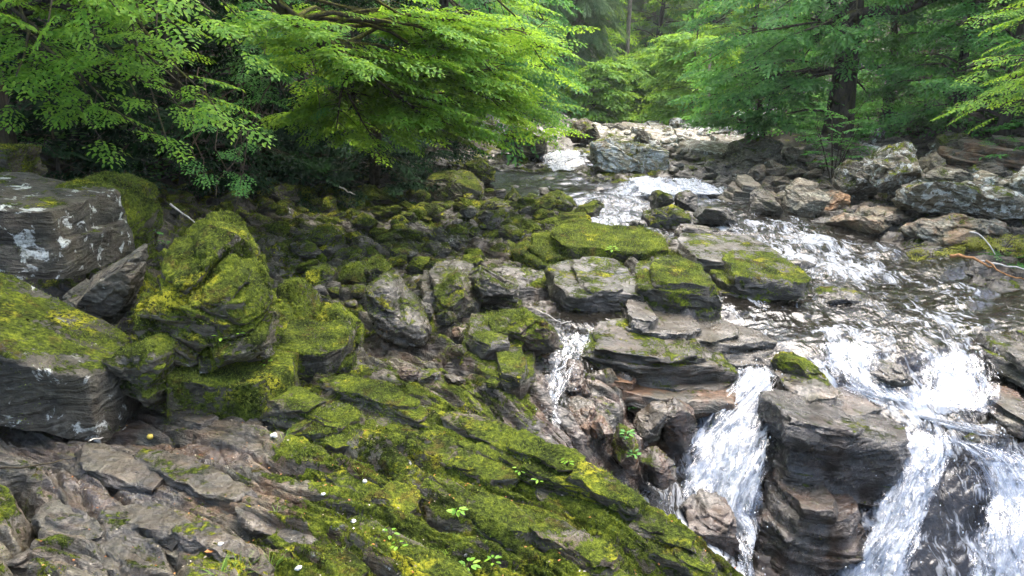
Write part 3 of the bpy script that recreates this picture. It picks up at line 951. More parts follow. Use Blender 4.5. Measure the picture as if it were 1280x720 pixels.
GL, GM, GR, GU_ = "big boulders of the near left bank", "rocks of the middle ledges", "boulders of the right bank", "boulders of the upper stream"
ROCKS = [
 # label, name, category, outline in photo pixels, distance, depth in metres, options
 ("large grey overhanging boulder above a black hollow at the left edge", "boulder", [(-70,228),(0,236),(55,245),(105,260),(125,288),(121,322),(112,322),(60,290),(-70,288)], 7.6, 1.8, dict(moss=.26,wet=.1,lichen=.70,seed=3,dip=(-.14,.03),beds=.55,proud=.05,tone=.8,group=GL,strata=.05)),
 ("small mossy block standing at the far left under the leaves", "boulder", [(-20,180),(10,177),(34,184),(37,215),(34,238),(-20,238)], 11.0, 1.0, dict(moss=.75,seed=4,p=4,group=GL,tone=.9)),
 ("tilted grey slab with pale broken edge leaning on the big mossy boulder", "slab", [(50,402),(100,362),(150,328),(174,314),(180,336),(168,368),(150,402),(140,432),(90,425)], 6.7, 0.6, dict(moss=.18,lichen=.55,seed=5,p=4,tone=1.0,group=GL,strata=.05,lean=.3)),
 ("biggest moss covered boulder of the left bank, round topped with bare pale right side", "boulder", [(160,400),(178,352),(200,326),(225,298),(260,284),(300,296),(330,320),(350,348),(357,400),(352,462),(300,470),(230,470),(180,440)], 6.6, 1.5, dict(moss=.82,lichen=.5,seed=6,blocky=.20,rough=.05,p=5,group=GL,cuts=6,tone=1.0)),
 ("rounded mossy hump behind the tilted slab and the biggest mossy boulder", "boulder", [(66,250),(92,224),(130,219),(166,234),(182,268),(180,330),(125,330),(90,300)], 8.7, 1.6, dict(moss=.95,seed=7,p=4.4,group=GL,cuts=4,tone=.9)),
 ("long slab with yellow moss streaks jutting in from the left edge over a dark crevice", "slab", [(-70,372),(0,388),(50,409),(110,433),(146,458),(152,488),(136,514),(112,516),(60,498),(0,489),(-70,478)], 5.7, 1.1, dict(moss=.5,lichen=.72,seed=8,dip=(-.46,.02),beds=.42,proud=.04,cuts=4,group=GL,strata=.06,lean=.22,tone=.8)),
 ("squat mossy block with a white scar at the foot of the biggest mossy boulder", "boulder", [(148,440),(160,428),(198,418),(221,429),(226,460),(223,500),(150,502),(144,472)], 5.85, .6, dict(moss=.8,lichen=.35,seed=9,p=4.5,group=GL)),
 ("low straight mossy block under the biggest mossy boulder", "boulder", [(224,460),(268,454),(345,464),(364,488),(352,505),(225,504)], 6.0, .7, dict(moss=.85,seed=10,dip=(-.05,.10),beds=.2,proud=.08,group=GL)),
 ("flat topped mossy block with dark front right of the biggest mossy boulder", "boulder", [(352,416),(395,417),(437,429),(439,446),(402,465),(356,458)], 6.7, .7, dict(moss=.68,wet=.3,seed=11,dip=(-.12,.15),beds=.2,proud=.08,group=GL,lean=.2)),
 ("steep mossy slab wedged behind the right side of the biggest mossy boulder", "slab", [(350,354),(374,348),(392,374),(397,418),(354,418)], 7.5, .8, dict(moss=.85,seed=12,p=4.2,group=GL)),
 ("mossy ridge shaped rock between the biggest mossy boulder and the wet log shaped rock", "rock", [(392,400),(402,384),(425,378),(450,402),(462,425),(456,452),(430,452),(405,430)], 7.4, .9, dict(moss=.8,wet=.3,seed=13,p=4.2,group=GL,lean=.2)),
 ("small mossy wedge of rock beside the flat topped mossy block", "rock", [(408,470),(430,448),(448,440),(452,456),(436,470),(416,480)], 6.7, .4, dict(moss=.75,seed=14,p=4.2,group=GL)),
 ("long dark log shaped boulder with moss on its left end and a wet nose", "boulder", [(462,352),(480,345),(494,350),(506,372),(526,386),(541,404),(536,424),(512,425),(486,418),(470,392)], 8.2, .9, dict(moss=.42,wet=.9,seed=15,p=4.6,group=GM,cuts=4)),
 ("mossy shoulder of rock left of the small brown pool", "rock", [(612,400),(628,394),(655,389),(694,404),(701,428),(664,445),(625,446)], 8.0, .8, dict(moss=.62,wet=.4,rust=.3,seed=16,p=4,group=GM)),
 ("grey domed rock with dark hollow under its right side, left of the shelf blocks", "rock", [(585,345),(605,332),(628,334),(652,352),(648,372),(612,388),(575,380)], 9.4, 1.0, dict(moss=.38,wet=.6,lichen=.2,seed=17,p=4.6,group=GM)),
 ("brown and green rock sloping down to the wet log shaped boulder", "rock", [(545,362),(570,340),(592,350),(600,388),(580,402),(552,398)], 9.0, 1.0, dict(moss=.45,wet=.6,rust=.2,seed=18,p=4.2,group=GM)),
 ("long bright mossy ledge crossing the middle, with a leafy sprout on it", "ledge", [(640,318),(690,299),(760,297),(815,299),(836,312),(830,330),(795,336),(740,344),(680,344),(645,338)], 12.2, 1.6, dict(moss=.98,seed=19,p=8,group=GM)),
 ("left shelf block with dark wet face above the brown pool", "ledge", [(684,348),(700,342),(750,341),(794,348),(806,372),(818,404),(800,414),(752,416),(720,408),(690,398)], 10.1, 1.5, dict(moss=.36,wet=.7,lichen=.2,seed=20,p=8,group=GM,strata=.07,lean=.12)),
 ("right shelf block with a mossy square corner beside the stream", "ledge", [(784,352),(815,338),(865,338),(892,346),(896,402),(868,405),(825,398),(790,385)], 10.0, 1.3, dict(moss=.62,wet=.5,seed=21,p=8,group=GM,strata=.07,lean=.15)),
 ("thin dark ledge with moss reaching right into the rapids", "ledge", [(885,342),(930,330),(985,334),(1004,345),(1002,357),(960,360),(920,384),(892,380)], 10.9, 1.3, dict(moss=.58,wet=.6,seed=22,p=8,group=GM,strata=.06,lean=.12)),
 ("flat layered slab over the dark overhang beside the left waterfall", "slab", [(716,432),(748,421),(800,423),(862,428),(905,449),(924,462),(920,476),(862,472),(800,464),(738,456)], 8.6, 1.1, dict(moss=.34,wet=.6,rust=.25,seed=23,p=7,cuts=3,group=GM,strata=.08,lean=.2,blocky=.06)),
 ("rust edged thin slab under the flat layered slab, above a black hollow", "slab", [(712,462),(760,458),(830,474),(900,474),(925,484),(900,492),(850,494),(800,492),(750,478)], 8.3, 1.0, dict(moss=.1,wet=.5,rust=.75,seed=24,p=6,cuts=3,group=GM,strata=.08,tone=1.4,lean=.15)),
 ("wide grey ledge under the mossy corner, sloping to the left waterfall", "ledge", [(790,385),(860,402),(940,416),(985,432),(965,446),(905,440),(850,428),(800,420),(770,408)], 9.2, 1.0, dict(moss=.05,wet=.9,lichen=.2,seed=25,p=8,group=GM,strata=.06,tone=1.1,lean=.15)),
 ("great square dark block between the two waterfalls", "cliff block", [(964,506),(1040,516),(1100,528),(1121,536),(1116,575),(1102,630),(1060,628),(1000,614),(966,600)], 7.5, 1.0, dict(moss=.2,wet=.9,rust=.5,seed=26,dip=(-.13,.03),beds=.13,proud=.07,p=10,cuts=1,group="rocks between the waterfalls",tone=.27)),
 ("layered brown ledge below the great square dark block", "ledge", [(945,640),(970,610),(1010,604),(1062,622),(1078,660),(1060,700),(1000,735),(950,735),(935,690)], 7.0, 1.1, dict(moss=.1,wet=.9,rust=.7,seed=27,p=4,group="rocks between the waterfalls",strata=.09,tone=.5)),
 ("brown stone low in the gorge beside the foot of the left waterfall", "rock", [(848,640),(880,622),(912,632),(926,660),(916,690),(880,690),(850,668)], 6.85, .6, dict(moss=.05,wet=1,rust=.6,tone=.45,seed=28,p=4.5,group="rocks between the waterfalls",strata=.06)),
 ("mossy lump beside the top of the left waterfall", "rock", [(964,462),(985,446),(1010,450),(1030,468),(1028,482),(1000,480),(972,474)], 8.5, .6, dict(moss=.72,wet=.5,seed=29,p=4.4,group="rocks between the waterfalls")),
 ("dark wet rock splitting the white ledge cascade", "rock", [(1086,466),(1100,453),(1130,456),(1142,470),(1138,482),(1110,484),(1090,480)], 8.45, .5, dict(moss=.1,wet=1,tone=.6,seed=30,p=4.2,group="rocks between the waterfalls")),
 ("tiny pale stone lying on the wet ledge right of the great square block", "stone", [(1206,546),(1212,541),(1222,543),(1224,552),(1214,558),(1206,554)], 7.6, .12, dict(moss=.3,lichen=.8,tone=1.6,seed=31,group="rocks between the waterfalls")),
 ("amber coloured block in the trickle below the brown pool", "rock", [(706,508),(722,500),(742,508),(748,528),(738,545),(716,540),(704,526)], 7.1, .5, dict(moss=.0,wet=.9,rust=1,tone=1.0,seed=32,p=4.4,group="wet rocks of the trickle")),
 ("orange squared stone right of the amber block in the trickle", "rock", [(735,528),(752,520),(768,530),(764,545),(750,549),(738,543)], 6.95, .4, dict(moss=.0,wet=.9,rust=1,tone=1.15,seed=33,p=4,group="wet rocks of the trickle")),
 ("narrow wedge with a green mossy side in the trickle", "rock", [(766,560),(772,530),(790,536),(800,560),(800,582),(785,584),(770,574)], 6.85, .4, dict(moss=.55,wet=.8,rust=.8,seed=34,p=4.2,group="wet rocks of the trickle",tone=.9)),
 ("shiny pale violet slab in the trickle under the black hollow", "slab", [(796,520),(815,508),(832,506),(828,545),(812,555),(796,540)], 7.5, .4, dict(moss=.05,wet=1,lichen=.5,tone=1.0,seed=35,p=4,group="wet rocks of the trickle")),
 ("brown glistening rock between the violet slab and the left waterfall", "rock", [(826,512),(845,500),(868,516),(870,548),(850,572),(830,555)], 7.6, .5, dict(moss=.1,wet=1,rust=.8,tone=.65,seed=36,p=4.2,group="wet rocks of the trickle")),
 ("olive rock low in the trickle near the mossy foreground crest", "rock", [(800,575),(822,562),(846,576),(850,596),(826,604),(806,598)], 6.9, .4, dict(moss=.35,wet=1,rust=.7,tone=.65,seed=37,p=4.2,group="wet rocks of the trickle")),
 ("rounded brown rock splitting the trickle just below the brown pool", "rock", [(700,470),(712,455),(732,462),(738,488),(722,498),(702,492)], 7.6, .5, dict(moss=.05,wet=1,rust=.7,tone=.65,seed=38,p=4.4,group="wet rocks of the trickle")),
 ("dark stone left of the trickle with a strip of white water beside it", "rock", [(640,470),(660,452),(684,462),(688,490),(668,500),(645,492)], 7.6, .6, dict(moss=.2,wet=1,rust=.6,tone=.6,seed=39,p=4.2,group="wet rocks of the trickle")),
 # upper stream
 ("small round dark boulder with green left side in the upper rapids", "boulder", [(811,250),(815,240),(824,237),(836,241),(842,252),(838,262),(816,262)], 16.2, .5, dict(moss=.6,wet=.6,seed=40,p=4.3,group=GU_)),
 ("black based boulder with a bright moss cap in the middle of the upper rapids", "boulder", [(803,270),(812,258),(832,252),(850,258),(859,272),(852,294),(820,297),(806,290)], 15.2, .9, dict(moss=.62,wet=.8,seed=41,p=4.5,group=GU_,tone=.8)),
 ("dark smooth boulder right behind the moss capped one", "boulder", [(838,250),(846,240),(864,238),(874,248),(872,262),(842,264)], 16.5, .7, dict(moss=.3,wet=.7,seed=42,p=4.3,group=GU_,tone=.8)),
 ("dark sloping boulder right of the moss capped one", "boulder", [(870,270),(878,259),(900,258),(926,270),(929,280),(900,282),(874,280)], 15.1, .8, dict(moss=.3,wet=.8,seed=43,p=4.6,group=GU_,tone=.75)),
 ("long low flat rock pointing right into white water", "slab", [(848,290),(858,282),(890,286),(920,291),(944,298),(951,306),(930,310),(890,308),(852,302)], 14.0, .9, dict(moss=.15,wet=.9,rust=.2,seed=44,p=4.7,group=GU_,strata=.06)),
 ("small dark stone left of the moss capped boulder", "rock", [(784,288),(790,276),(804,274),(812,286),(806,297),(790,297)], 15.0, .5, dict(moss=.2,wet=.9,seed=45,p=4.2,group=GU_,tone=.7)),
 ("broad pale slab with a mossy back between the two upper falls", "slab", [(730,200),(738,178),(762,172),(800,180),(830,188),(832,215),(800,221),(755,221),(736,216)], 22.0, 2.4, dict(moss=.42,wet=.1,lichen=1.0,seed=46,p=4,group=GU_,tone=4.2)),
 ("rust brown boulder head above the upper left fall", "boulder", [(710,170),(716,152),(732,147),(746,156),(750,172),(738,180),(716,180)], 28.0, 1.4, dict(moss=.45,rust=.3,seed=47,p=4.2,group=GU_)),
 ("purple grey flat rock at the far end of the pale rock field", "rock", [(748,164),(752,155),(772,152),(788,157),(790,166),(770,168)], 34.0, 1.2, dict(moss=.0,lichen=.4,seed=48,p=4.2,group=GU_,tone=1.3)),
 ("dark boulder with slanting mossy flank under the right hand trees", "boulder", [(908,206),(918,182),(945,170),(966,170),(981,182),(982,208),(950,212),(920,212)], 22.0, 1.8, dict(moss=.3,wet=.2,seed=49,p=4.4,group=GR,tone=.8)),
 ("pale rounded boulder at the foot of the thick tree trunk", "boulder", [(994,206),(1000,182),(1014,168),(1030,166),(1044,178),(1050,206),(1030,214),(1004,212)], 21.5, 1.7, dict(moss=.15,lichen=.5,seed=50,p=4.6,group=GR,tone=1.15)),
 ("narrow upright stone between the dark and the pale boulder", "rock", [(980,190),(986,186),(996,188),(998,208),(982,210)], 21.8, .6, dict(moss=.1,lichen=.3,seed=51,p=4,group=GR)),
 ("dark pyramid boulder with a yellow moss spot at the edge of the rapids", "boulder", [(930,268),(940,246),(955,236),(970,240),(984,264),(980,275),(952,277),(936,275)], 16.3, 1.0, dict(moss=.22,wet=.5,seed=52,p=4.2,group=GR,tone=.8)),
 ("smooth grey cut face boulder with a black wet base", "boulder", [(982,256),(986,236),(1004,225),(1024,232),(1036,250),(1030,266),(1006,269),(988,266)], 16.6, 1.0, dict(moss=.0,wet=.25,lichen=.25,seed=53,p=4,group=GR,tone=1.5)),
 ("reddish boulder beside the smooth grey one", "boulder", [(1014,262),(1022,244),(1040,237),(1056,242),(1064,262),(1056,274),(1028,274)], 17.0, 1.0, dict(moss=.02,wet=.3,rust=.6,lichen=.2,seed=54,p=4.2,group=GR,tone=1.5)),
 ("yellow and white blotched boulder left of the big tilted one", "boulder", [(1047,232),(1052,212),(1068,200),(1088,204),(1098,222),(1094,244),(1072,248),(1054,242)], 17.0, 1.1, dict(moss=.4,lichen=.8,seed=55,p=4.2,group=GR)),
 ("big tilted boulder blotched with white lichen and yellow moss", "boulder", [(1086,232),(1096,204),(1112,182),(1136,170),(1150,180),(1150,210),(1142,236),(1120,250),(1098,246)], 16.5, 1.4, dict(moss=.4,lichen=1.0,seed=56,p=4.7,group=GR,tone=1.2)),
 ("grey rock leaning against the right side of the big tilted boulder", "rock", [(1146,226),(1152,196),(1166,186),(1178,200),(1176,222),(1160,232)], 16.9, .9, dict(moss=.3,lichen=.4,seed=57,p=4.2,group=GR)),
 ("mossy rock at the top of the right bank under the leaves", "rock", [(1168,200),(1174,172),(1195,164),(1212,174),(1212,196),(1190,204)], 18.5, 1.0, dict(moss=.5,lichen=.2,seed=58,p=4.2,group=GR)),
 ("longest boulder of the right bank, flat topped with white blotches", "boulder", [(1126,256),(1130,232),(1150,226),(1200,226),(1250,234),(1270,244),(1270,266),(1230,270),(1170,274),(1140,270)], 15.0, 1.6, dict(moss=.36,lichen=1.0,seed=59,p=4.5,group=GR,tone=1.1)),
 ("smooth grey and brown boulder under the longest one, half hidden by weeds", "boulder", [(1140,290),(1152,274),(1195,268),(1250,274),(1278,284),(1276,304),(1230,308),(1180,300),(1146,300)], 14.0, 1.2, dict(moss=.2,wet=.2,rust=.35,lichen=.2,seed=60,p=4.7,group=GR,tone=1.2)),
 ("white angular rock on top of the longest boulder", "rock", [(1205,230),(1216,218),(1232,213),(1248,222),(1250,236),(1222,238)], 15.6, .7, dict(moss=.0,lichen=1,seed=61,p=4.7,group=GR,tone=1.7)),
 ("white blotched boulder cut by the right edge of the picture", "boulder", [(1250,262),(1254,228),(1275,212),(1310,208),(1330,240),(1310,276),(1270,276)], 15.2, 1.3, dict(moss=.1,lichen=1,seed=62,p=4.7,group=GR,tone=1.4)),
 ("low wet sheet of rock at the water edge below the big tilted boulder", "slab", [(1050,276),(1070,262),(1100,258),(1140,264),(1148,278),(1120,286),(1070,285)], 15.4, 1.3, dict(moss=.0,wet=.8,rust=.2,seed=63,p=4,group=GR,tone=1.3)),
 ("low dark rock islet with water running round it in the rapids", "rock", [(962,334),(970,326),(990,323),(1010,324),(1024,332),(1020,340),(985,341)], 12.5, .5, dict(moss=.05,wet=1,seed=64,p=4.2,group=GU_,tone=.8)),
 ("brown green rock just awash in the middle of the shallow water", "rock", [(1010,372),(1030,362),(1070,364),(1086,372),(1070,380),(1030,381)], 10.7, .6, dict(moss=.4,wet=1,seed=65,p=4.2,group=GU_,tone=.8)),
 ("stepped dark slab at the right edge beside the ledge cascade", "slab", [(1232,444),(1250,434),(1310,428),(1325,470),(1290,494),(1250,488)], 8.9, 1.0, dict(moss=.3,wet=.9,lichen=.3,seed=66,p=4,group="rocks between the waterfalls",strata=.07,thick=.07)),
 # left stream side
 ("big lichen topped mossy boulder below the bright tree", "boulder", [(524,232),(532,216),(555,210),(585,214),(602,230),(602,248),(570,252),(535,250)], 18.0, 1.3, dict(moss=.6,lichen=.5,seed=70,p=4.5,group=GM,tone=1.2)),
 ("bright mossy boulder behind the right end of the lichen topped one", "boulder", [(572,214),(584,203),(602,200),(616,210),(620,228),(600,234),(582,226)], 19.2, 1.0, dict(moss=.85,seed=71,p=4.3,group=GM)),
 ("angular bright mossy boulder left of the lichen topped one", "boulder", [(446,246),(450,229),(462,229),(480,240),(494,252),(470,256),(452,254)], 17.0, .8, dict(moss=.95,seed=72,p=4.7,group=GM)),
 ("squat mossy boulder just left of the lichen topped one", "boulder", [(500,250),(510,237),(526,235),(538,246),(534,256),(508,257)], 17.2, .7, dict(moss=.85,seed=73,p=4.4,group=GM)),
 ("flat mossy slab with pale underside below the lichen topped boulder", "slab", [(508,258),(522,253),(545,254),(556,262),(548,268),(520,268)], 15.8, .8, dict(moss=.72,lichen=.6,seed=74,p=4.7,group=GM)),
 ("brightest flat mossy boulder in the dark rubble", "boulder", [(382,300),(392,285),(412,283),(427,292),(428,308),(410,314),(388,312)], 13.3, .8, dict(moss=.8,seed=75,p=4.6,group=GM)),
 ("dome of dim moss in the rubble", "boulder", [(398,258),(404,247),(414,245),(421,256),(422,266),(402,268)], 15.8, .6, dict(moss=.75,seed=76,p=4.3,group=GM)),
 ("pale grey quartz stone in the dark rubble", "rock", [(342,266),(346,258),(358,257),(368,266),(366,274),(350,275)], 15.2, .4, dict(moss=0,lichen=.9,seed=77,p=4.7,group=GM,tone=2.0)),
 ("mossy squared block below the dark bank at the edge of the rubble", "boulder", [(333,252),(336,236),(352,229),(372,232),(376,248),(366,256),(340,256)], 16.5, .8, dict(moss=.66,seed=78,p=4,group=GM,tone=.8)),
 ("mossy slab under the white stick", "slab", [(420,250),(424,242),(440,246),(456,254),(454,260),(430,258)], 16.4, .6, dict(moss=.75,seed=79,p=4.4,group=GM)),
 ("round mossy boulder with glowing green patch above the flat topped block", "boulder", [(424,350),(430,335),(446,330),(456,340),(458,356),(436,360)], 9.9, .5, dict(moss=.95,seed=80,p=4.4,group=GM)),
 ("dull mossy cushion shaped boulder in the rubble", "boulder", [(374,352),(384,336),(404,333),(416,344),(414,362),(386,366)], 9.7, .7, dict(moss=.75,seed=81,p=4.5,group=GM,tone=.9)),
 ("dark olive boulder in the rubble above the wet log shaped one", "boulder", [(452,344),(460,325),(478,320),(490,332),(490,350),(466,352)], 10.6, .7, dict(moss=.66,seed=82,p=4.6,group=GM)),
 ("long mossy slab beside the blue water of the upper left pool", "slab", [(655,286),(668,278),(700,268),(735,270),(748,280),(742,294),(700,296),(664,296)], 14.6, 1.4, dict(moss=.85,seed=83,p=4.7,group=GM)),
 ("rounded mossy snout rising toward the blue water", "boulder", [(712,268),(730,256),(748,250),(756,258),(754,274),(730,276)], 15.8, .8, dict(moss=.72,seed=84,p=4.4,group=GM)),
 ("dark dripping mossy block left of the rounded snout", "boulder", [(670,258),(674,244),(700,240),(716,248),(720,258),(700,264)], 16.8, .8, dict(moss=.6,wet=.5,seed=85,p=4.7,group=GM)),
 ("peaked mossy rock in the shallow left channel", "rock", [(626,256),(634,240),(642,236),(652,248),(656,258),(640,262)], 17.2, .6, dict(moss=.75,wet=.4,seed=86,p=4.2,group=GM)),
 ("mossy rock at the left bank by the upper pool", "boulder", [(618,186),(624,166),(645,160),(664,162),(682,172),(682,192),(650,196)], 24.0, 1.4, dict(moss=.6,lichen=.3,seed=87,p=4.2,group=GU_)),
 ("dark rock below the leaves at the left side of the upper left fall", "boulder", [(656,186),(662,172),(676,166),(684,178),(684,196),(664,198)], 24.5, .8, dict(moss=.2,lichen=.5,seed=88,p=4,group=GU_)),

 ("brown layered outcrop high on the right bank under the drooping trees", "ledge", [(1172,214),(1190,188),(1230,178),(1300,176),(1310,214),(1260,222),(1200,222)], 17.6, 1.6, dict(moss=.15,rust=.6,seed=89,p=8,group=GR,strata=.09,tone=.9,lichen=.1)),
 ("angular grey boulder standing behind the yellow and white blotched one", "boulder", [(1044,212),(1058,186),(1078,178),(1096,186),(1100,206),(1070,214)], 19.0, 1.1, dict(moss=.2,lichen=.5,seed=90,p=5,group=GR)),
 ("grey block wedged between the big tilted boulder and the longest one", "rock", [(1138,236),(1150,212),(1180,206),(1206,214),(1210,232),(1170,238)], 16.0, 1.0, dict(moss=.2,lichen=.6,seed=91,p=5,group=GR)),
 ("pale slab at the water edge below the reddish boulder", "slab", [(1040,282),(1060,268),(1100,270),(1120,282),(1090,292),(1055,291)], 14.9, 1.1, dict(moss=.0,wet=.6,rust=.3,lichen=.3,seed=92,p=5,group=GR,tone=1.5)),
 ("broken grey ledge left of the smooth grey cut face boulder", "ledge", [(900,250),(916,230),(940,226),(958,236),(950,256),(925,262)], 17.6, 1.2, dict(moss=.05,wet=.4,lichen=.4,seed=93,p=8,group=GR,tone=1.2,strata=.07)),
 ("thin bedded ledge stepping down left of the small brown pool", "ledge", [(575,420),(600,404),(632,408),(640,432),(610,450),(580,446)], 7.9, 1.0, dict(moss=.5,wet=.6,rust=.4,seed=94,p=8,group=GM,strata=.09)),
 ("mossy ledge end pointing at the trickle", "ledge", [(600,452),(640,440),(676,452),(672,474),(630,484),(600,476)], 7.4, 1.0, dict(moss=.55,wet=.6,rust=.3,seed=95,p=8,group=GM,strata=.09)),
 ("dark wet ledge behind the wet log shaped boulder", "ledge", [(520,352),(545,338),(590,342),(600,362),(570,378),(530,372)], 9.6, 1.2, dict(moss=.3,wet=.9,seed=96,p=8,group=GM,strata=.08)),
 ("long thin bed of rock under the bright mossy ledge", "ledge", [(640,350),(690,342),(760,345),(765,358),(700,366),(645,364)], 11.2, 1.4, dict(moss=.3,wet=.7,seed=97,p=8,group=GM,strata=.09)),
 ("grey bed of rock running from the mossy corner to the rapids", "ledge", [(830,318),(870,308),(930,312),(980,322),(960,334),(880,334)], 11.8, 1.5, dict(moss=.3,wet=.8,lichen=.4,seed=98,p=8,group=GM,strata=.09,tone=1.2)),
 ("rust brown bed of rock sticking out beside the right waterfall", "ledge", [(1228,508),(1260,500),(1310,510),(1310,530),(1260,534),(1230,524)], 8.1, .9, dict(moss=.05,wet=.9,rust=.8,seed=99,p=8,group="rocks between the waterfalls",strata=.09,tone=1.2)),
 ("thin wet bed of rock behind the great square dark block", "ledge", [(975,478),(1030,484),(1090,504),(1120,528),(1060,524),(1000,506)], 8.1, .9, dict(moss=.15,wet=1,rust=.3,lichen=.3,seed=100,p=8,group="rocks between the waterfalls",strata=.09,tone=1.1)),
 ("nearest long grey bed at the foot of the pale rock field", "ledge", [(836,196),(850,186),(905,184),(925,192),(915,202),(860,204)], 24.5, 2.4, dict(moss=.05,lichen=1,seed=101,group=GU_,tone=2.6,beds=.2)),
 ("grey slab in the middle of the pale rock field", "ledge", [(800,176),(820,168),(880,168),(900,176),(880,184),(820,184)], 29.5, 3.2, dict(moss=.05,lichen=1,seed=102,group=GU_,tone=2.6,beds=.25)),
 ("pale slab at the top left of the pale rock field", "ledge", [(770,168),(785,160),(830,158),(850,165),(830,171),(785,172)], 35.0, 3.6, dict(moss=.05,lichen=1,seed=103,group=GU_,tone=2.6,beds=.3)),
 ("pale slab at the top right of the pale rock field under the trees", "ledge", [(850,162),(870,154),(925,152),(945,160),(920,166),(870,167)], 35.5, 3.6, dict(moss=.0,lichen=1,seed=104,group=GU_,tone=2.6,beds=.3)),
 ("low grey bed right of the pale rock field beside the dark boulder", "ledge", [(880,186),(900,178),(940,176),(952,184),(930,192),(895,194)], 26.5, 2.4, dict(moss=.1,lichen=.9,seed=105,group=GU_,tone=2.0,beds=.2)),
]
for lab, nm, outline, Y, dep, kw in ROCKS:
    nm2 = {"rock": "rock", "slab": "rock_slab", "ledge": "rock_ledge", "boulder": "boulder", "stone": "stone", "cliff block": "rock_block"}[nm]
    if kw.get('group') == GR: kw['tone'] = kw.get('tone', 1.0) * 1.5
    if kw.get('group') in (GM, GU_): kw['tone'] = kw.get('tone', 1.0) * .82
    if nm in ("ledge", "cliff block") or 'dip' in kw or "bed of" in lab or "slab over the dark" in lab or "thin slab under" in lab or "stepped dark slab" in lab:
        kw = {k: v for k, v in kw.items() if k in ('moss', 'wet', 'rust', 'lichen', 'tone', 'seed', 'group', 'dip', 'beds', 'proud')}
        kw['tone'] = kw.get('tone', 1.0) * .72
        put_ledge(lab, nm2, nm, outline, Y, dep, **kw)
    else:
        put_rock(lab, nm2, nm, outline, Y, dep, **kw)

# ------------------------------------------------------------------ the many smaller stones lying on the bed
PROTO = []
for i in range(14):
    rng = np.random.default_rng(500 + i)
    ang = i >= 5                                        # the first five are water worn, the others broken slabs
    k = 9 if not ang else 6
    an = np.linspace(0, 2 * pi, k, endpoint=False) + rng.uniform(-.3, .3, k)
    rr = rng.uniform(.36, .58, k)
    P, T = rock_shape(np.stack((np.cos(an) * rr, np.sin(an) * rr), 1), rng.uniform(.34, .55), 4 if i < 3 else 5, 700 + i, p=rng.uniform(3.5, 7) if ang else rng.uniform(2.5, 3.4),
                      cuts=9 if ang else 6, rough=.03 if ang else .05, strata=.04, blocky=.15 if ang else .07)
    PROTO.append(mesh_np("stone", P, tris=T, mats=[M_STONE]))

CANDS = []
def strew(zone, count, size, label, group, rng, moss, wet, tone, lichen=.3, rust=.1, flat=(.5, .85)):
    """stones of one kind lying on the ground inside a photo-pixel quad; size in pixels of width"""
    z = np.array(zone, float)
    made = 0
    for _ in range(count * 4):
        if made >= count: break
        a, b = rng.random(2)
        p = (z[0] * (1 - a) + z[1] * a) * (1 - b) + (z[3] * (1 - a) + z[2] * a) * b
        h = hit(*p)
        if h is None: continue
        px = size[0] * (size[1] / size[0]) ** rng.random()
        w = px / F * h[1]
        f = rng.uniform(*flat)
        CANDS.append(dict(px=px, mesh=int(rng.integers(0, 14) if rng.random() < .75 else rng.integers(0, 5)), loc=(h[0], h[1], h[2] + w * .12),
            scale=(w, w * rng.uniform(.7, 1.1), w * f), rot=(rng.uniform(-.3, .3), rng.uniform(-.3, .3), rng.uniform(0, 6.28)),
            label=label, group=group, moss=float(np.clip(moss + rng.uniform(-.25, .25), 0, 1)), wet=float(wet),
            tone=float(tone * rng.uniform(.7, 1.3)), lichen=float(np.clip(lichen + rng.uniform(-.3, .3), 0, 1)), rust=float(rust)))
        made += 1

rs = np.random.default_rng(11)
strew([(330,232),(520,238),(560,300),(320,300)], 64, (13, 38), "dim mossy stone in the upper part of the shaded rubble bed", "stones of the upper rubble bed", rs, .88, .2, 1.0)
strew([(340,300),(590,290),(600,350),(350,350)], 56, (16, 46), "dark mossy stone in the lower part of the shaded rubble bed", "stones of the lower rubble bed", rs, .68, .4, .8)
strew([(365,352),(600,350),(600,400),(380,410)], 24, (18, 38), "wet dark stone above the foreground rock", "stones above the foreground rock", rs, .45, .6, .75)
strew([(560,225),(700,240),(690,300),(560,300)], 46, (13, 36), "green stone in the shallow left channel", "stones of the shallow left channel", rs, .62, .6, .8)
strew([(640,218),(780,222),(780,250),(690,250)], 34, (8, 20), "small dark stone between the two upper falls", "stones between the upper falls", rs, .35, .8, .8)
strew([(750,153),(940,150),(960,190),(835,196)], 70, (9, 34), "pale grey rock in the field at the head of the stream", "pale rocks at the head of the stream", rs, .08, .1, 1.5, lichen=1.0)
strew([(830,195),(935,195),(930,240),(850,232)], 26, (10, 28), "dark grey stone beside the right upper fall", "stones beside the right upper fall", rs, .25, .4, 1.0)
strew([(915,200),(1080,205),(1080,262),(930,262)], 32, (16, 44), "grey stone in the crowd under the pale boulder", "stones under the pale boulder", rs, .1, .3, 1.3, rust=.2)
strew([(1060,180),(1280,185),(1280,245),(1090,225)], 34, (18, 56), "grey rock strewn on the upper right bank", "rocks of the upper right bank", rs, .25, .1, 1.1, lichen=.6)
strew([(780,215),(910,235),(900,262),(780,262)], 16, (8, 22), "black stone poking out of the upper white water", "black stones in the upper white water", rs, .1, 1, .6)
strew([(150,225),(330,235),(330,275),(200,270)], 14, (16, 38), "mossy rock on the dark slope behind the biggest boulder", "rocks on the dark slope", rs, .7, .2, .8)
strew([(950,300),(1230,320),(1260,400),(960,400)], 18, (10, 26), "dark stone just breaking the surface of the rapids", "stones breaking the rapids", rs, .1, 1, .7, flat=(.25, .4))
strew([(460,430),(660,400),(680,500),(520,480)], 18, (16, 40), "mossy brown rock between the trickle and the wet log shaped boulder", "rocks left of the trickle", rs, .5, .6, .8, rust=.5)

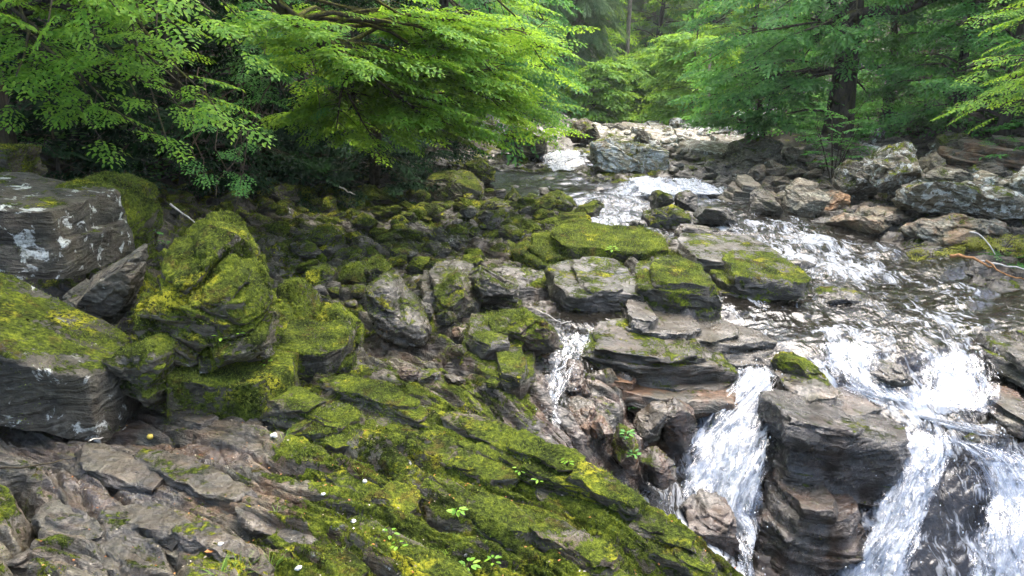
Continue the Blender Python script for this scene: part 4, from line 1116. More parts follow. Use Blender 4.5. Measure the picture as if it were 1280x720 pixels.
CANDS.sort(key=lambda c: -c['px'])
from mathutils import Euler, Matrix
for c in CANDS[:292]:
    o = obj("stone", PROTO[c['mesh']], None, c['loc'], label=c['label'], category="stone", group=c['group'], soil=0.0,
            **{k: c[k] for k in ('moss', 'wet', 'tone', 'lichen', 'rust')})
    o.scale = c['scale']; o.rotation_euler = c['rot']
# what is left over are the smallest stones, uncountable in the picture: one object
sv, st_, sa, nv = [], [], {k: [] for k in ('moss', 'wet', 'rust', 'lichen', 'tone', 'soil')}, 0
D3, T3 = ICO[3]
def small_stone(loc, scale, rotz, seed, at):
    global nv
    v = D3 * (1 + .28 * noise3(D3 * 1.3 + seed * 7.7, seed)[:, None]) * .5
    v[:, 2] = np.maximum(v[:, 2], -.35)
    cz, sz_ = cos(rotz), sin(rotz)
    v = v * scale
    v = np.stack((v[:, 0] * cz - v[:, 1] * sz_, v[:, 0] * sz_ + v[:, 1] * cz, v[:, 2]), 1) + loc
    sv.append(v); st_.append(T3 + nv); nv += len(v)
    for k in sa: sa[k].append(np.full(len(v), at.get(k, 0.0)))
for i, c in enumerate(CANDS[292:]):
    small_stone(np.array(c['loc']), np.array(c['scale']), c['rot'][2], i, c)
me = mesh_np("small_stones", np.concatenate(sv), tris=np.concatenate(st_), mats=[M_BED], attrs={k: np.concatenate(v) for k, v in sa.items()})
obj("small_stones", me, None, label="small dark and mossy stones filling the gaps of the stream bed", category="stones", kind='stuff')

# sharp ribs of the foreground rock: thin beds standing a little proud along the strike
def rib(px, py, length, width, height, moss, wet, tone, seed, label, group):
    length *= 1.75; height *= 1.25
    h = hit(px, py)
    if h is None: return
    a = math.atan2(-.55, .83); ex, ey = cos(a), sin(a)
    z0, z1 = (ground_z(h[0] + s_ * ex * length * .4, h[1] + s_ * ey * length * .4) for s_ in (-1, 1))
    sl = float(np.clip((z1 - z0) / (length * .8), -.25, .25))
    k = length / 2; t = height / 2
    P, Q = bedded_mesh([(-k, -t), (-k * .9, t * .8), (-k * .3, t), (k * .6, t * .9), (k, t * .3), (k * .95, -t)], width, seed, beds=.045, dip=(sl, .10), proud=.12, res=170)
    P = P @ rotz_(a).T
    o = obj("rock_rib", mesh_np("rock_rib", P, Q, mats=[M_STONE]), None, (h[0], h[1], (z0 + z1) / 2 - height * .12), label=label, category="rock rib", group=group,
            moss=float(moss), wet=float(wet), rust=.15, lichen=.25, tone=float(tone), soil=0.0)
def rotz_(a): return np.array(((cos(a), -sin(a), 0), (sin(a), cos(a), 0), (0, 0, 1)))
rr_ = np.random.default_rng(404)
for i, (x, y, L, W, H) in enumerate([(400,520,.75,.34,.24),(470,500,.8,.26,.16),(520,545,.9,.28,.17),(600,560,1.0,.26,.16),(660,600,.9,.25,.15),(560,620,.8,.25,.16),(640,660,.8,.22,.14),(450,610,.6,.25,.13),(740,630,.8,.24,.15),(500,690,.6,.2,.12),(800,660,.6,.22,.14),(400,690,.5,.2,.10),(430,560,.7,.24,.14),(700,690,.6,.2,.12)]):
    rib(x, y, L, W, H, .66 + rr_.uniform(-.12, .1), .15, 1.0, 900 + i, "mossy rib of thin broken beds standing out of the foreground slab", "mossy ribs of the foreground slab")
for i, (x, y, L, W, H) in enumerate([(130,590,.7,.28,.12),(250,600,.8,.24,.10),(90,650,.5,.22,.12),(200,660,.6,.2,.10),(320,640,.6,.2,.10),(60,700,.4,.2,.10),(170,705,.45,.2,.10),(280,690,.5,.18,.09),(240,520,.6,.25,.10)]):
    rib(x, y, L, W, H, .12 + rr_.uniform(-.1, .2), .75, .75, 930 + i, "bare wet rib of thin broken beds at the lower left", "bare ribs of the foreground slab")

# ------------------------------------------------------------------ leaves and trees
def catmull(rows, n):
    R = np.asarray(rows, float); m = len(R)
    t = np.linspace(0, m - 1.0001, n); i = t.astype(int); f = (t - i)[:, None]
    g = lambda k: R[np.clip(k, 0, m - 1)]
    p0, p1, p2, p3 = g(i - 1), g(i), g(i + 1), g(i + 2)
    return .5 * (2 * p1 + (p2 - p0) * f + (2 * p0 - 5 * p1 + 4 * p2 - p3) * f ** 2 + (3 * p1 - p0 - 3 * p2 + p3) * f ** 3)

def leaf_verts(L, W):
    return np.array([(0, 0, 0), (-W * .42, L * .30, L * .04), (-W * .40, L * .68, L * .03), (0, L, -L * .06), (W * .40, L * .68, L * .03), (W * .42, L * .30, L * .04)])
LEAF_Q = np.array([(0, 1, 2, 3), (0, 3, 4, 5)])

def rotz(a): return np.array(((cos(a), -sin(a), 0), (sin(a), cos(a), 0), (0, 0, 1)))
def rotx(a): return np.array(((1, 0, 0), (0, cos(a), -sin(a)), (0, sin(a), cos(a))))
def roty(a): return np.array(((cos(a), 0, sin(a)), (0, 1, 0), (-sin(a), 0, cos(a))))

def make_spray(seed, leaf=0.10, width=0.60, step=0.068, droop=.16, ntw=14):
    """flat beech spray one unit long along +Y: leaves left and right of the main twig and of its side twigs"""
    rng = np.random.default_rng(seed)
    vs_, qs, n = [], [], 0
    def twig(o, d, length, k):
        nonlocal n
        m = max(2, int(length / step))
        for i in range(m):
            t = (i + .6) / m
            base = o + d * length * t
            side = 1 if i % 2 else -1
            a = math.atan2(-d[0], d[1]) + side * rng.uniform(.5, 1.0) * (0.25 if i == m - 1 else 1)
            l = leaf * rng.uniform(.7, 1.15) * (.8 + .3 * (1 - t))
            v = leaf_verts(l, l * width) @ (rotz(a) @ rotx(rng.uniform(-.45, .2)) @ roty(rng.uniform(-.4, .4))).T + base
            vs_.append(v); qs.append(LEAF_Q + n); n += 6
    twig(np.zeros(3), np.array((0, 1.0, 0)), 1.0, 0)
    for i in range(ntw):
        t = .12 + .8 * i / ntw
        side = 1 if i % 2 else -1
        a = side * rng.uniform(.6, .95)
        twig(np.array((0, t, 0)), np.array((sin(a), cos(a), 0)), (.52 - .40 * t) * rng.uniform(.8, 1.2), 1)
    v = np.concatenate(vs_); r2 = v[:, 0] ** 2 + v[:, 1] ** 2
    v[:, 2] -= droop * r2 + .12 * v[:, 0] ** 2 * 3
    # woody parts: thin flat twigs are far below a pixel, the main one is kept
    return v, np.concatenate(qs)

def make_needles(seed, droop=.5):
    """feathery conifer spray: narrow drooping twiglets"""
    rng = np.random.default_rng(seed)
    vs_, qs, n = [], [], 0
    for i in range(34):
        t = .05 + .95 * i / 34
        side = 1 if i % 2 else -1
        a = side * rng.uniform(.6, 1.15)
        L = (.42 - .30 * t) * rng.uniform(.7, 1.25)
        d = np.array((sin(a), cos(a), 0)); o = np.array((0, t, 0))
        for j in range(6):
            b = o + d * L * (j + .3) / 6
            aa = math.atan2(-d[0], d[1]) + (1 if j % 2 else -1) * rng.uniform(.3, .8)
            v = leaf_verts(.12 * rng.uniform(.7, 1.2), .022) @ (rotz(aa) @ rotx(rng.uniform(-.7, .1))).T + b
            vs_.append(v); qs.append(LEAF_Q + n); n += 6
    v = np.concatenate(vs_); r2 = v[:, 0] ** 2 + v[:, 1] ** 2
    v[:, 2] -= droop * r2 + .3 * np.abs(v[:, 0])
    return v, np.concatenate(qs)

SPRAY_N = [make_spray(i) for i in range(6)]                                       # near: true leaf size
SPRAY_M = [make_spray(20 + i, leaf=.135, step=.095, ntw=11) for i in range(5)]       # middle distance
SPRAY_F = [make_spray(40 + i, leaf=.15, step=.11, ntw=10, width=.62) for i in range(4)]
SPRAY_H = [make_spray(80 + i, leaf=.115, step=.08, ntw=12, width=.6) for i in range(4)]
NEEDLE = [make_needles(60 + i) for i in range(4)]

class Tree:
    """a tree being grown: wood goes into one soup, sprays of leaves into a list"""
    def __init__(s, seed, sprays):
        s.rng = np.random.default_rng(seed); s.wood = Soup(); s.sp = []; s.sprays = sprays
    def spray(s, pos, fwd, up, size):
        s.sp.append((pos, fwd, up, size))
    def limb(s, A, B, r0, n, width, sag=.12, size=(.6, .95), start=.22, tilt=.22, hang=0.0, r1=None, sides=6, flat=1.0):
        """limb from A to B, with n leaf sprays held out left and right in a loose layer"""
        rng = s.rng
        A, B = np.asarray(A, float), np.asarray(B, float)
        L = np.linalg.norm(B - A); m = max(5, int(L / .5))
        t = np.linspace(0, 1, m)[:, None]
        off = rng.normal(size=3) * L * .05
        P = A + (B - A) * t + off * np.sin(t * pi) + np.array((0, 0, 1.0)) * L * sag * np.sin(t * pi) * (1 - t * .3)
        P[1:-1] += rng.normal(size=(m - 2, 3)) * L * .008
        s.wood.tube(P, np.linspace(r0, r1 or max(.006, r0 * .12), m), sides)
        d = (B - A) / L
        lat = np.cross(d, (0, 0, 1.0)); lat /= np.linalg.norm(lat) + 1e-9
        for i in range(n):
            tt = start + (1 - start) * (i + rng.random()) / n
            k = tt * (m - 1); a = int(min(k, m - 2)); p = P[a] + (P[a + 1] - P[a]) * (k - a)
            dl = P[a + 1] - P[a]; dl /= np.linalg.norm(dl) + 1e-9
            side = rng.choice((-1, 1)); w = width * (1.05 - .6 * tt) * rng.random() ** .7
            if tt > .93: w *= .15
            sd = dl * rng.uniform(.6, 1.0) + lat * side * rng.uniform(.25, .85) * (0.3 if tt > .93 else 1)
            sd[2] = np.clip(sd[2] * .30, -.28, .18) + rng.uniform(-.10, .06) - hang
            sd /= np.linalg.norm(sd)
            S = p + sd * w
            S[2] -= (.08 + hang) * w + rng.uniform(-.03, .12) * width * flat
            if w > .12: s.wood.tube([p, (p + S) / 2 + (0, 0, .04 * w), S], [max(.006, r0 * .16), .006, .004], 3)
            up = np.array((0, 0, 1.0)) + rng.normal(size=3) * tilt
            s.spray(S - sd * .1, sd, up, rng.uniform(*size))
    def build_crown(s, mat, origin, name="crown"):
        n = len(s.sp)
        pos = np.array([a[0] for a in s.sp]); f = np.array([a[1] for a in s.sp]); u = np.array([a[2] for a in s.sp]); sz = np.array([a[3] for a in s.sp])
        f /= np.linalg.norm(f, axis=1)[:, None]
        x = np.cross(f, u); x /= np.linalg.norm(x, axis=1)[:, None] + 1e-9
        z = np.cross(x, f)
        R = np.stack((x, f, z), 2) * sz[:, None, None]
        which = s.rng.integers(len(s.sprays), size=n)
        V, Q, base = [], [], 0
        for k, (v, q) in enumerate(s.sprays):
            idx = np.where(which == k)[0]
            if not len(idx): continue
            vv = np.einsum('nij,vj->nvi', R[idx], v) + pos[idx][:, None]
            qq = q[None] + (np.arange(len(idx)) * len(v))[:, None, None] + base
            V.append(vv.reshape(-1, 3)); Q.append(qq.reshape(-1, 4)); base += len(idx) * len(v)
        return mesh_np(name, np.concatenate(V) - origin, np.concatenate(Q), mats=[mat], smooth_shade=False)

def finish_tree(t, name, label, cat, base, leafmat, bark, group=None):
    base = np.asarray(base, float)
    e = empty(name, base, label=label, category=cat)
    if group: e['group'] = group
    if t.wood.v: obj("trunk", t.wood.build("trunk", [bark], base), e)
    if t.sp: obj("crown", t.build_crown(leafmat, base), e)
    return e

def trunk_curve(base, top, r0, r1, wob=.03, rng=None, m=12, flare=1.5):
    base, top = np.asarray(base, float), np.asarray(top, float)
    t = np.linspace(0, 1, m)[:, None]
    L = np.linalg.norm(top - base)
    P = base + (top - base) * t
    if rng is not None: P[1:-1] += np.cumsum(rng.normal(size=(m - 2, 3)) * (1, 1, .2) * L * wob / 3, 0) * np.sin(t[1:-1] * pi)
    R = r0 + (r1 - r0) * t[:, 0]; R[0] *= flare; R[1] *= 1 + (flare - 1) * .25
    return P, R

def on_ground(x, y, sink=.15): return np.array((x, y, ground_z(x, y) - sink))

def forest_tree(seed, base, h, r, leafmat, bark, sprays, name, label, cat, group=None, low=.2, spread=3.0, limbs=26, n=10, size=(.9, 1.5), toward=None, tilt=.45, hang=.05, sag=.1, lean=(0, 0)):
    """free grown broadleaf: limbs all round from `low` of the height up"""
    t = Tree(seed, sprays); rng = t.rng
    top = np.asarray(base) + (lean[0], lean[1], h)
    P, R = trunk_curve(base, top, r, r * .15, .03, rng)
    t.wood.tube(P, R, 9)
    for i in range(limbs):
        k = low + (1 - low) * (i + rng.random()) / limbs
        j = k * (len(P) - 1); a = int(min(j, len(P) - 2)); A = P[a] + (P[a + 1] - P[a]) * (j - a)
        az = i * 2.4 + rng.uniform(-.4, .4)
        if toward is not None and rng.random() < .5: az = toward + rng.normal() * .7
        l = spread * (1.0 - .6 * ((k - low) / (1 - low)) ** 1.5) * rng.uniform(.75, 1.2)
        B = A + np.array((cos(az) * l, sin(az) * l, l * rng.uniform(-.12, .35) - hang * l))
        t.limb(A, B, r * .3 * (1.1 - k), n, spread * .32, sag, size, .2, tilt, hang)
    return finish_tree(t, name, label, cat, base, leafmat, bark, group)

def conifer(seed, base, h, r, leafmat, bark, name, label, group=None, low=.1, spread=2.4, whorls=26, per=5, n=5, size=(.9, 1.4), hang=.25):
    t = Tree(seed, NEEDLE); rng = t.rng
    P, R = trunk_curve(base, np.asarray(base) + (0, 0, h), r, r * .1, .008, rng)
    t.wood.tube(P, R, 9)
    for i in range(whorls):
        k = low + (.98 - low) * i / whorls
        A = np.asarray(base) + (0, 0, h * k)
        for j in range(per):
            az = rng.uniform(0, 6.28); l = spread * (1.05 - k) * rng.uniform(.6, 1.15) + .3
            B = A + np.array((cos(az) * l, sin(az) * l, -l * rng.uniform(.15, .45)))
            t.limb(A, B, .035, n, .5, .05, size, .15, .3, hang, sides=4)
    return finish_tree(t, name, label, "tree", base, leafmat, bark, group)

# --- left bank: beech whose long limbs hang over the rocks; trunk stands in the dark wood
GB = "broadleaf trees of the left bank"
def left_targets(t, A, targets, r0, n, width, **kw):
    for px, py, Y in targets:
        B = pt(px, py, Y)
        t.limb(A + t.rng.normal(size=3) * .3, B, r0, n, width, **kw)

base = on_ground(-8.6, 12.5)
t = Tree(1, SPRAY_N)
P, R = trunk_curve(base, base + (1.2, -.6, 15), .38, .1, .02, t.rng); t.wood.tube(P, R, 10)
left_targets(t, P[3], [(60,30,8.3),(110,62,8.8),(20,95,9.2),(150,15,8.0),(-40,50,8.5),(0,10,8.8)], .06, 13, .75, sag=.10, size=(.55,.85))
left_targets(t, P[2], [(170,118,9.0),(262,132,9.6),(292,172,9.2),(215,196,8.9),(120,142,9.4),(60,140,9.8),(235,150,9.3),(180,165,9.2),(10,130,9.8),(130,180,9.5)], .05, 12, .7, sag=.16, size=(.5,.8))
left_targets(t, P[4], [(225,35,8.2),(300,55,8.6),(315,40,9.2),(270,18,8.2),(200,70,8.8),(330,12,9),(100,5,8.5),(180,40,9.4)], .06, 14, .75, sag=.1, size=(.55,.85))
for i in range(26):
    k = .38 + .6 * i / 26; A = P[int(k * 11)]
    az = i * 2.4; l = 5.2 * (1.25 - k)
    t.limb(A, A + np.array((cos(az) * l, sin(az) * l, l * .15)), .06, 9, 1.3, size=(1.0, 1.6))
for i in range(12):                                    # unseen high limbs added to shade the near left bank
    A = P[6 + i % 5]; q = np.array((t.rng.uniform(-9, .5), t.rng.uniform(-3, 10), 5 + t.rng.uniform(7.5, 12)))
    t.limb(A, q, .07, 16, 1.7, size=(1.2, 1.9), start=.15)
finish_tree(t, "beech_tree", "beech hanging its fresh green layered sprays over the rocks at the upper left", "tree", base, L_BRIGHT, M_BARK, GB)

# underwood behind those sprays, its leaves coloured near black for deep shade
for i, (x, y, h, lab) in enumerate([(-6.6, 15.5, 6.5, "shade-coloured bushy tree behind the left sprays"), (-9.5, 16.5, 8, "tree with shade-black leaves at the far left"), (-4.9, 18.6, 6.5, "shade-coloured tree behind the thin sapling of the left bank"), (-11.5, 12.8, 8, "shade-coloured tree filling the corner at the left edge"), (-7.6, 18.5, 7, "shade-coloured tree between the left sprays and the thin sapling"), (-3.9, 21.5, 7, "shade-coloured tree behind the trunk foot of the bright beech"), (-10.5, 20, 8, "shade-coloured tree up the slope behind the left sprays")]):
    forest_tree(70 + i, on_ground(x, y), h, .13, L_SHADE, M_BARK, SPRAY_M, "shade_black_tree", lab, "tree", GB, low=.10, spread=2.7, limbs=30, n=9, size=(.7, 1.1))

for i, (px, py, Y, lab) in enumerate([(400, 212, 18.6, "low shade-black bush added right of the thin sapling"), (468, 218, 17.6, "low shade-black bush added below the bright beech"), (530, 206, 20.0, "low shade-black bush added behind the lichen topped boulder"), (290, 210, 16.5, "low shade-black bush added left of the thin sapling"), (180, 205, 15.0, "low shade-black bush added behind the mossy hump"), (70, 195, 13.5, "low shade-black bush added behind the grey overhanging boulder")]):
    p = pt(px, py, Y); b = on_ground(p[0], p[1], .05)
    forest_tree(180 + i, b, 1.8, .04, L_SHADE, M_BARK, SPRAY_M, "added_shade_bush", lab, "bush", "shade bushes added on the left bank", low=.02, spread=1.5, limbs=26, n=7, size=(.5, .8))  # added bushes: near-black leaves stand in for the black shade

# young tree with a thin bare stem
b = hit(367, 214); b = np.array(b) - (0, 0, .1)
t = Tree(2, SPRAY_N)
P, R = trunk_curve(b, pt(344, 60, b[1] - .6), .055, .025, .015, t.rng, flare=1.1); t.wood.tube(P, R, 7)
for px, py, Y in [(330,70,12.5),(300,95,12.6),(375,75,12.4),(395,100,12.4),(345,45,12.2),(415,70,12.6),(320,120,13),(360,130,13),(400,135,12.6),(350,95,12.2)]:
    t.limb(P[9] + (P[11] - P[8]) * t.rng.uniform(-1, .5), pt(px, py, Y), .022, 9, .5, size=(.5, .8), sag=.2)
finish_tree(t, "sapling", "young tree with a thin bare leaning stem on the dark left bank", "tree", b, L_MID, M_TWIG, GB)

# low sprig hanging above the mossy rocks
b = hit(330, 232); b = np.array(b) - (0, 0, .05)
t = Tree(3, SPRAY_N)
for px, py, Y in [(245,200,11.0),(285,215,10.6),(300,232,10.4),(270,245,10.2),(310,255,10.4),(255,225,10.6),(290,275,10.2),(240,180,11.5)]:
    t.limb(b + t.rng.normal(size=3) * .1, pt(px, py, Y), .02, 5, .35, size=(.4, .6), sag=.25)
finish_tree(t, "sapling", "low sapling with pale green sprays just behind the biggest mossy boulder", "tree", b, L_MID, M_TWIG, GB)

# bright tree leaning over the water, mossy leaning trunk
base = on_ground(-3.4, 18.6)
t = Tree(4, SPRAY_N)
top = pt(330, -30, 13.5)
P = catmull([base, pt(470, 150, 16), pt(450, 98, 13.4), pt(400, 50, 12.4), pt(345, 4, 11.6), pt(250, -110, 10.5)], 12)
t.wood.tube(P, np.linspace(.14, .075, 12), 10)
T1 = [(470,62,14.2),(520,42,13.8),(590,40,14.2),(630,80,14.6),(650,120,15),(640,150,15.2),(560,95,13.6),(500,135,13.2),(430,125,13.8),(420,165,13.8),(470,178,13.8),(560,170,14.4),(610,172,15),(540,150,13.8),(490,90,13.6),(590,130,14.4),(450,140,14),(530,70,13.2),(610,60,14.6),(410,20,14.2),(480,20,13.8),(545,15,13.8),(620,110,14.4),(580,160,14.2),(510,165,14),(660,160,15.8),(690,60,16),(700,100,16.5),(680,130,16),(655,30,15.5),(690,160,17),(600,10,14.5),(560,25,13.8),(440,90,13.2),(400,100,13.6),(380,140,14.4),(690,20,16),(385,35,11.7),(430,70,12.5),(350,25,11.2),(450,100,13)]
for i, (px, py, Y) in enumerate(T1):
    A = P[3 + i % 7]
    t.limb(A, pt(px, py, Y), .045, 19, 1.0, sag=t.rng.uniform(-.02, .14), size=(.6, .95), tilt=.24, start=.32)
for i in range(14):
    A = P[9 + i % 3]; az = i * 2.4; l = 3.5
    t.limb(A, A + np.array((cos(az) * l, sin(az) * l, l * .5)), .05, 9, 1.2, size=(.9, 1.4))
finish_tree(t, "beech_tree", "bright bushy beech with a mossy leaning trunk overhanging the middle of the left bank", "tree", base, L_BRIGHT, M_BARK_MOSS, GB)

# next trees upstream on the left
base = on_ground(-1.9, 24.5)
t = Tree(5, SPRAY_M)
P, R = trunk_curve(base, base + (-.5, -1, 13), .2, .06, .02, t.rng); t.wood.tube(P, R, 8)
for i, (px, py, Y) in enumerate([(690,150,22),(705,120,22.5),(690,90,21.5),(700,60,22),(680,30,21),(705,20,22.5),(660,60,20.5),(650,20,20),(670,110,21),(690,170,23),(640,40,20),(700,0,22),(710,95,23),(660,140,21.5),(640,175,21),(655,172,21.5),(600,5,20),(620,25,20)]):
    t.limb(P[2 + i % 6], pt(px, py, Y), .05, 14, 1.1, sag=.15, size=(.7, 1.15), hang=.1)
for i in range(14):
    A = P[7 + i % 5]; az = i * 2.4; l = 3.4
    t.limb(A, A + np.array((cos(az) * l, sin(az) * l, l * .2)), .05, 9, 1.2, size=(1, 1.6))
finish_tree(t, "ash_tree", "soft green tree trailing its leaves above the upper left fall", "tree", base, L_MID, M_BARK, GB)
forest_tree(6, on_ground(-1.6, 32), 12, .2, L_BRIGHT, M_BARK, SPRAY_M, "broadleaf_tree", "light green tree behind the one above the upper left fall", "tree", GB, low=.02, spread=3.0, limbs=34, n=12, size=(.9, 1.4))
forest_tree(7, on_ground(-5.2, 27), 13, .25, L_MID, M_BARK, SPRAY_M, "broadleaf_tree", "mid green tree showing between the bright beech and the leaves above the upper left fall", "tree", GB, low=.05, spread=3.6, limbs=36, n=12, size=(1, 1.6))
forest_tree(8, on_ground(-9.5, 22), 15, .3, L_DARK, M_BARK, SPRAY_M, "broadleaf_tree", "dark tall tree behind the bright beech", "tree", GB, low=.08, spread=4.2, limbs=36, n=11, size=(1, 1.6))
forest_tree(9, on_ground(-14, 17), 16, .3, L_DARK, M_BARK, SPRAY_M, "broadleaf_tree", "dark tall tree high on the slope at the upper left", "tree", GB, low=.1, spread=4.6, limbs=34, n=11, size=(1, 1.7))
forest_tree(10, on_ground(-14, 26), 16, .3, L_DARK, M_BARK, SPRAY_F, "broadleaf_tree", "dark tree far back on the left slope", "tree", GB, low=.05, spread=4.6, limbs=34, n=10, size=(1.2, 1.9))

# --- right bank
GRT = "trees of the right bank"
base = on_ground(*pt(1046, 168, 22.5)[:2])
t = Tree(11, SPRAY_M)
P, R = trunk_curve(base, base + (.45, .1, 13), .38, .14, .012, t.rng, flare=1.35); t.wood.tube(P, R, 12)
big = P[4] + (0, 0, .2)
t.wood.tube([pt(1060, 22, 22.3), pt(1090, 14, 22), pt(1130, 12, 21.6), pt(1175, -6, 21.2), pt(1230, -40, 21)], [.17, .16, .14, .12, .10], 8)
t.wood.tube([pt(1058, 30, 22.3), pt(1035, -5, 22.4), pt(1000, -50, 22)], [.14, .12, .1], 8)
for i, (px, py, Y) in enumerate([(870,60,21.5),(880,20,21),(900,90,21),(915,40,20.6),(930,110,20.8),(950,70,20.4),(900,130,21.6),(960,20,20.6),(950,100,20.6),(935,130,21.4),(885,110,22.4),(905,5,21),(960,60,21.6),(1010,20,22.4),(1100,60,24),(1110,95,24),(1090,130,24.5),(1130,40,24),(885,125,22.8),(960,140,21.6),(868,85,23),(1000,85,24),(965,150,22),(1040,45,21.4),(1065,70,21.5),(1070,25,21.3)]):
    z = pt(px, py, Y)[2]
    A = P[min(10, max(1, int((z - base[2] + 1.2) / 13 * 11)))]
    t.limb(A, pt(px, py, Y), .05, 15, 1.15, sag=.12, size=(.7, 1.15), tilt=.42, hang=.08)
for i in range(22):
    A = P[6 + i % 6]; az = i * 2.4; l = 4.5
    t.limb(A, A + np.array((cos(az) * l, sin(az) * l, l * .2)), .07, 10, 1.5, size=(1, 1.7))
finish_tree(t, "oak_tree", "large tree with thick straight trunk and long bare limb on the right bank", "tree", base, L_MID, M_BARK, GRT)
b = on_ground(*pt(948, 172, 24)[:2])
t = Tree(12, SPRAY_M)
for k, (px, py) in enumerate([(930, 90), (950, 80), (968, 95), (940, 60)]):
    q = pt(px, py, 24)
    P, R = trunk_curve(b + (k * .12 - .2, 0, 0), q, .07, .03, .02, t.rng); t.wood.tube(P, R, 6)
    for j in range(9):
        az = j * 2.4 + k; t.limb(P[3 + j % 8], P[3 + j % 8] + np.array((cos(az) * 1.6, sin(az) * 1.6, .3)), .025, 9, .8, size=(.6, 1))
finish_tree(t, "alder_bush", "many stemmed bush tree left of the thick trunk", "tree", b, L_MID, M_BARK, GRT)
for i, (px, Y, h, sp, lab) in enumerate([(1190, 21.5, 9, 2.0, "dark drooping conifer right of the thick trunk"), (1255, 19.5, 9, 2.2, "drooping conifer with deep green fans near the right edge"), (1105, 25.5, 12, 3.0, "shadowed conifer behind the thick trunk"), (1310, 22, 11, 3.2, "conifer cut by the right edge")]):
    p = pt(px, 160, Y); b = on_ground(p[0], p[1])
    forest_tree(80 + i, b, h, .15, L_MID if i != 2 else L_DARK, M_BARK, SPRAY_H, "hemlock_tree", lab, "tree", GRT, low=.06, spread=sp + .5, limbs=40, n=13, size=(.7, 1.15), hang=.04)
# near leaves reaching in from the right
base = on_ground(13.2, 14)
t = Tree(13, SPRAY_N)
P, R = trunk_curve(base, base + (-.5, -.3, 12), .25, .08, .02, t.rng); t.wood.tube(P, R, 9)
for i, (px, py, Y) in enumerate([(1235,12,13),(1250,40,13),(1225,30,13.4),(1270,20,12.8),(1240,70,13.6),(1275,60,13),(1220,95,14),(1262,95,13.6),(1215,128,14.6),(1245,125,14.2),(1275,130,14),(1205,145,15),(1240,150,14.8),(1190,150,15.4),(1290,100,13.4)]):
    t.limb(P[2 + i % 4], pt(px, py, Y), .035, 9, .6, sag=.15, size=(.5, .85))
for i in range(12):
    A = P[6 + i % 5]; az = i * 2.4; l = 3.2
    t.limb(A, A + np.array((cos(az) * l, sin(az) * l, l * .2)), .05, 9, 1.2, size=(.9, 1.5))
finish_tree(t, "beech_tree", "beech with fresh yellow green sprays reaching in from the right edge", "tree", base, L_BRIGHT, M_BARK, GRT)
# low green plants under the right hand trees
for i, (px, py, lab) in enumerate([(1012, 178, "low leafy shrub at the foot of the thick trunk"), (1065, 178, "leafy shrub just right of the thick trunk's foot"), (1120, 175, "shaded shrub right of the thick trunk above the big tilted boulder"), (1040, 225, "thin stemmed seedling tree between the pale boulder and the blotched ones")]):
    h = hit(px, py)
    if h is None: continue
    t = Tree(90 + i, SPRAY_M)
    for j in range(9):
        az = j * 2.4; l = .9 if i < 3 else .6
        q = np.array(h) + (cos(az) * l, sin(az) * l * .6, (.6 if i < 3 else 1.5) + t.rng.uniform(-.2, .4))
        t.limb(np.array(h) - (0, 0, .1), q, .015, 7, .5, size=(.4, .7))
    finish_tree(t, "shrub", lab, "shrub", h, L_MID, M_TWIG, "shrubs of the right bank")

# --- the wood closing the valley
GF = "trees closing the valley"
far = [  # px, distance, height, spread, leaf, label
 (762, 43, 3.4, 2.0, L_BRIGHT, "rounded light green tree at the end of the pale rock field"),
 (742, 41, 2.8, 1.7, L_BRIGHT, "low bushy tree left at the head of the stream"),  # near-black leaf colour that paints the deep shade of the left wood
 (800, 46, 3.9, 2.2, L_BRIGHT, "bushy green tree behind the pale rock field"),
 (838, 44, 4.2, 2.2, L_BRIGHT, "round green tree at the right end of the pale rock field"),
 (866, 38, 4.8, 2.2, L_BRIGHT, "yellowish tree beside the pale dead stem"),
 (722, 52, 10, 3.0, L_BRIGHT, "slender light green tree at the back left of the valley"),
 (815, 60, 13, 3.6, L_BRIGHT, "tall light green tree right of the bare pine trunk"),
 (885, 56, 14, 4.0, L_MID, "dark tall tree at the back right of the valley"),
 (930, 46, 11, 3.6, L_BRIGHT, "tall tree behind the big right hand tree"),
 (1010, 42, 12, 3.8, L_MID, "dark tree hidden behind the thick trunk"),
 (690, 48, 11, 3.4, L_BRIGHT, "mid green tree behind the left bank trees"),
 (1120, 38, 13, 4.0, L_MID, "dark tree on the right slope behind the conifers"),
 (1230, 34, 14, 4.4, L_DARK, "dark tree at the back of the right slope"),
 (600, 44, 16, 4.8, L_DARK, "dark tall tree on the left slope far back"),
 (500, 40, 16, 4.8, L_DARK, "dark tree on the left slope behind the bright beech"),
 (780, 74, 16, 5.0, L_BRIGHT, "hazy tree highest up at the valley end"),
 (860, 74, 16, 5.0, L_BRIGHT, "hazy tree at the valley end right of the tall trunk"),
]
for i, (px, Y, h, sp, lm, lab) in enumerate(far):
    p = pt(px, 150, Y); b = on_ground(p[0], p[1])
    forest_tree(120 + i, b, h, .10 + h * .012, lm, M_BARK, SPRAY_F, "broadleaf_tree", lab, "tree", GF, low=.04, spread=sp, limbs=int(30 + h), n=14, size=(.9, 1.5), tilt=.4)
for i, (px, Y, h, sp, lab) in enumerate([(722, 44, 15, 2.6, "pale feathery larch at the left of the valley end"), (708, 52, 17, 2.8, "second pale larch behind the feathery one"), (755, 66, 20, 3.2, "tall pale conifer in the middle of the valley end"), (905, 60, 20, 3.2, "conifer at the back right of the valley"), (812, 68, 20, 3.2, "grey green conifer right of the tall bare trunk")]):
    p = pt(px, 150, Y); b = on_ground(p[0], p[1])
    conifer(140 + i, b, h, .2, L_PALE, M_BARK_PALE, "larch_tree", lab, GF, low=.06, spread=sp, whorls=26, per=6, n=6, size=(.9, 1.4), hang=.10)
b = on_ground(*pt(780, 150, 50)[:2])
t = Tree(150, SPRAY_F)
P, R = trunk_curve(b, b + (.1, 0, 18), .15, .08, .004, t.rng); t.wood.tube(P, R, 8)
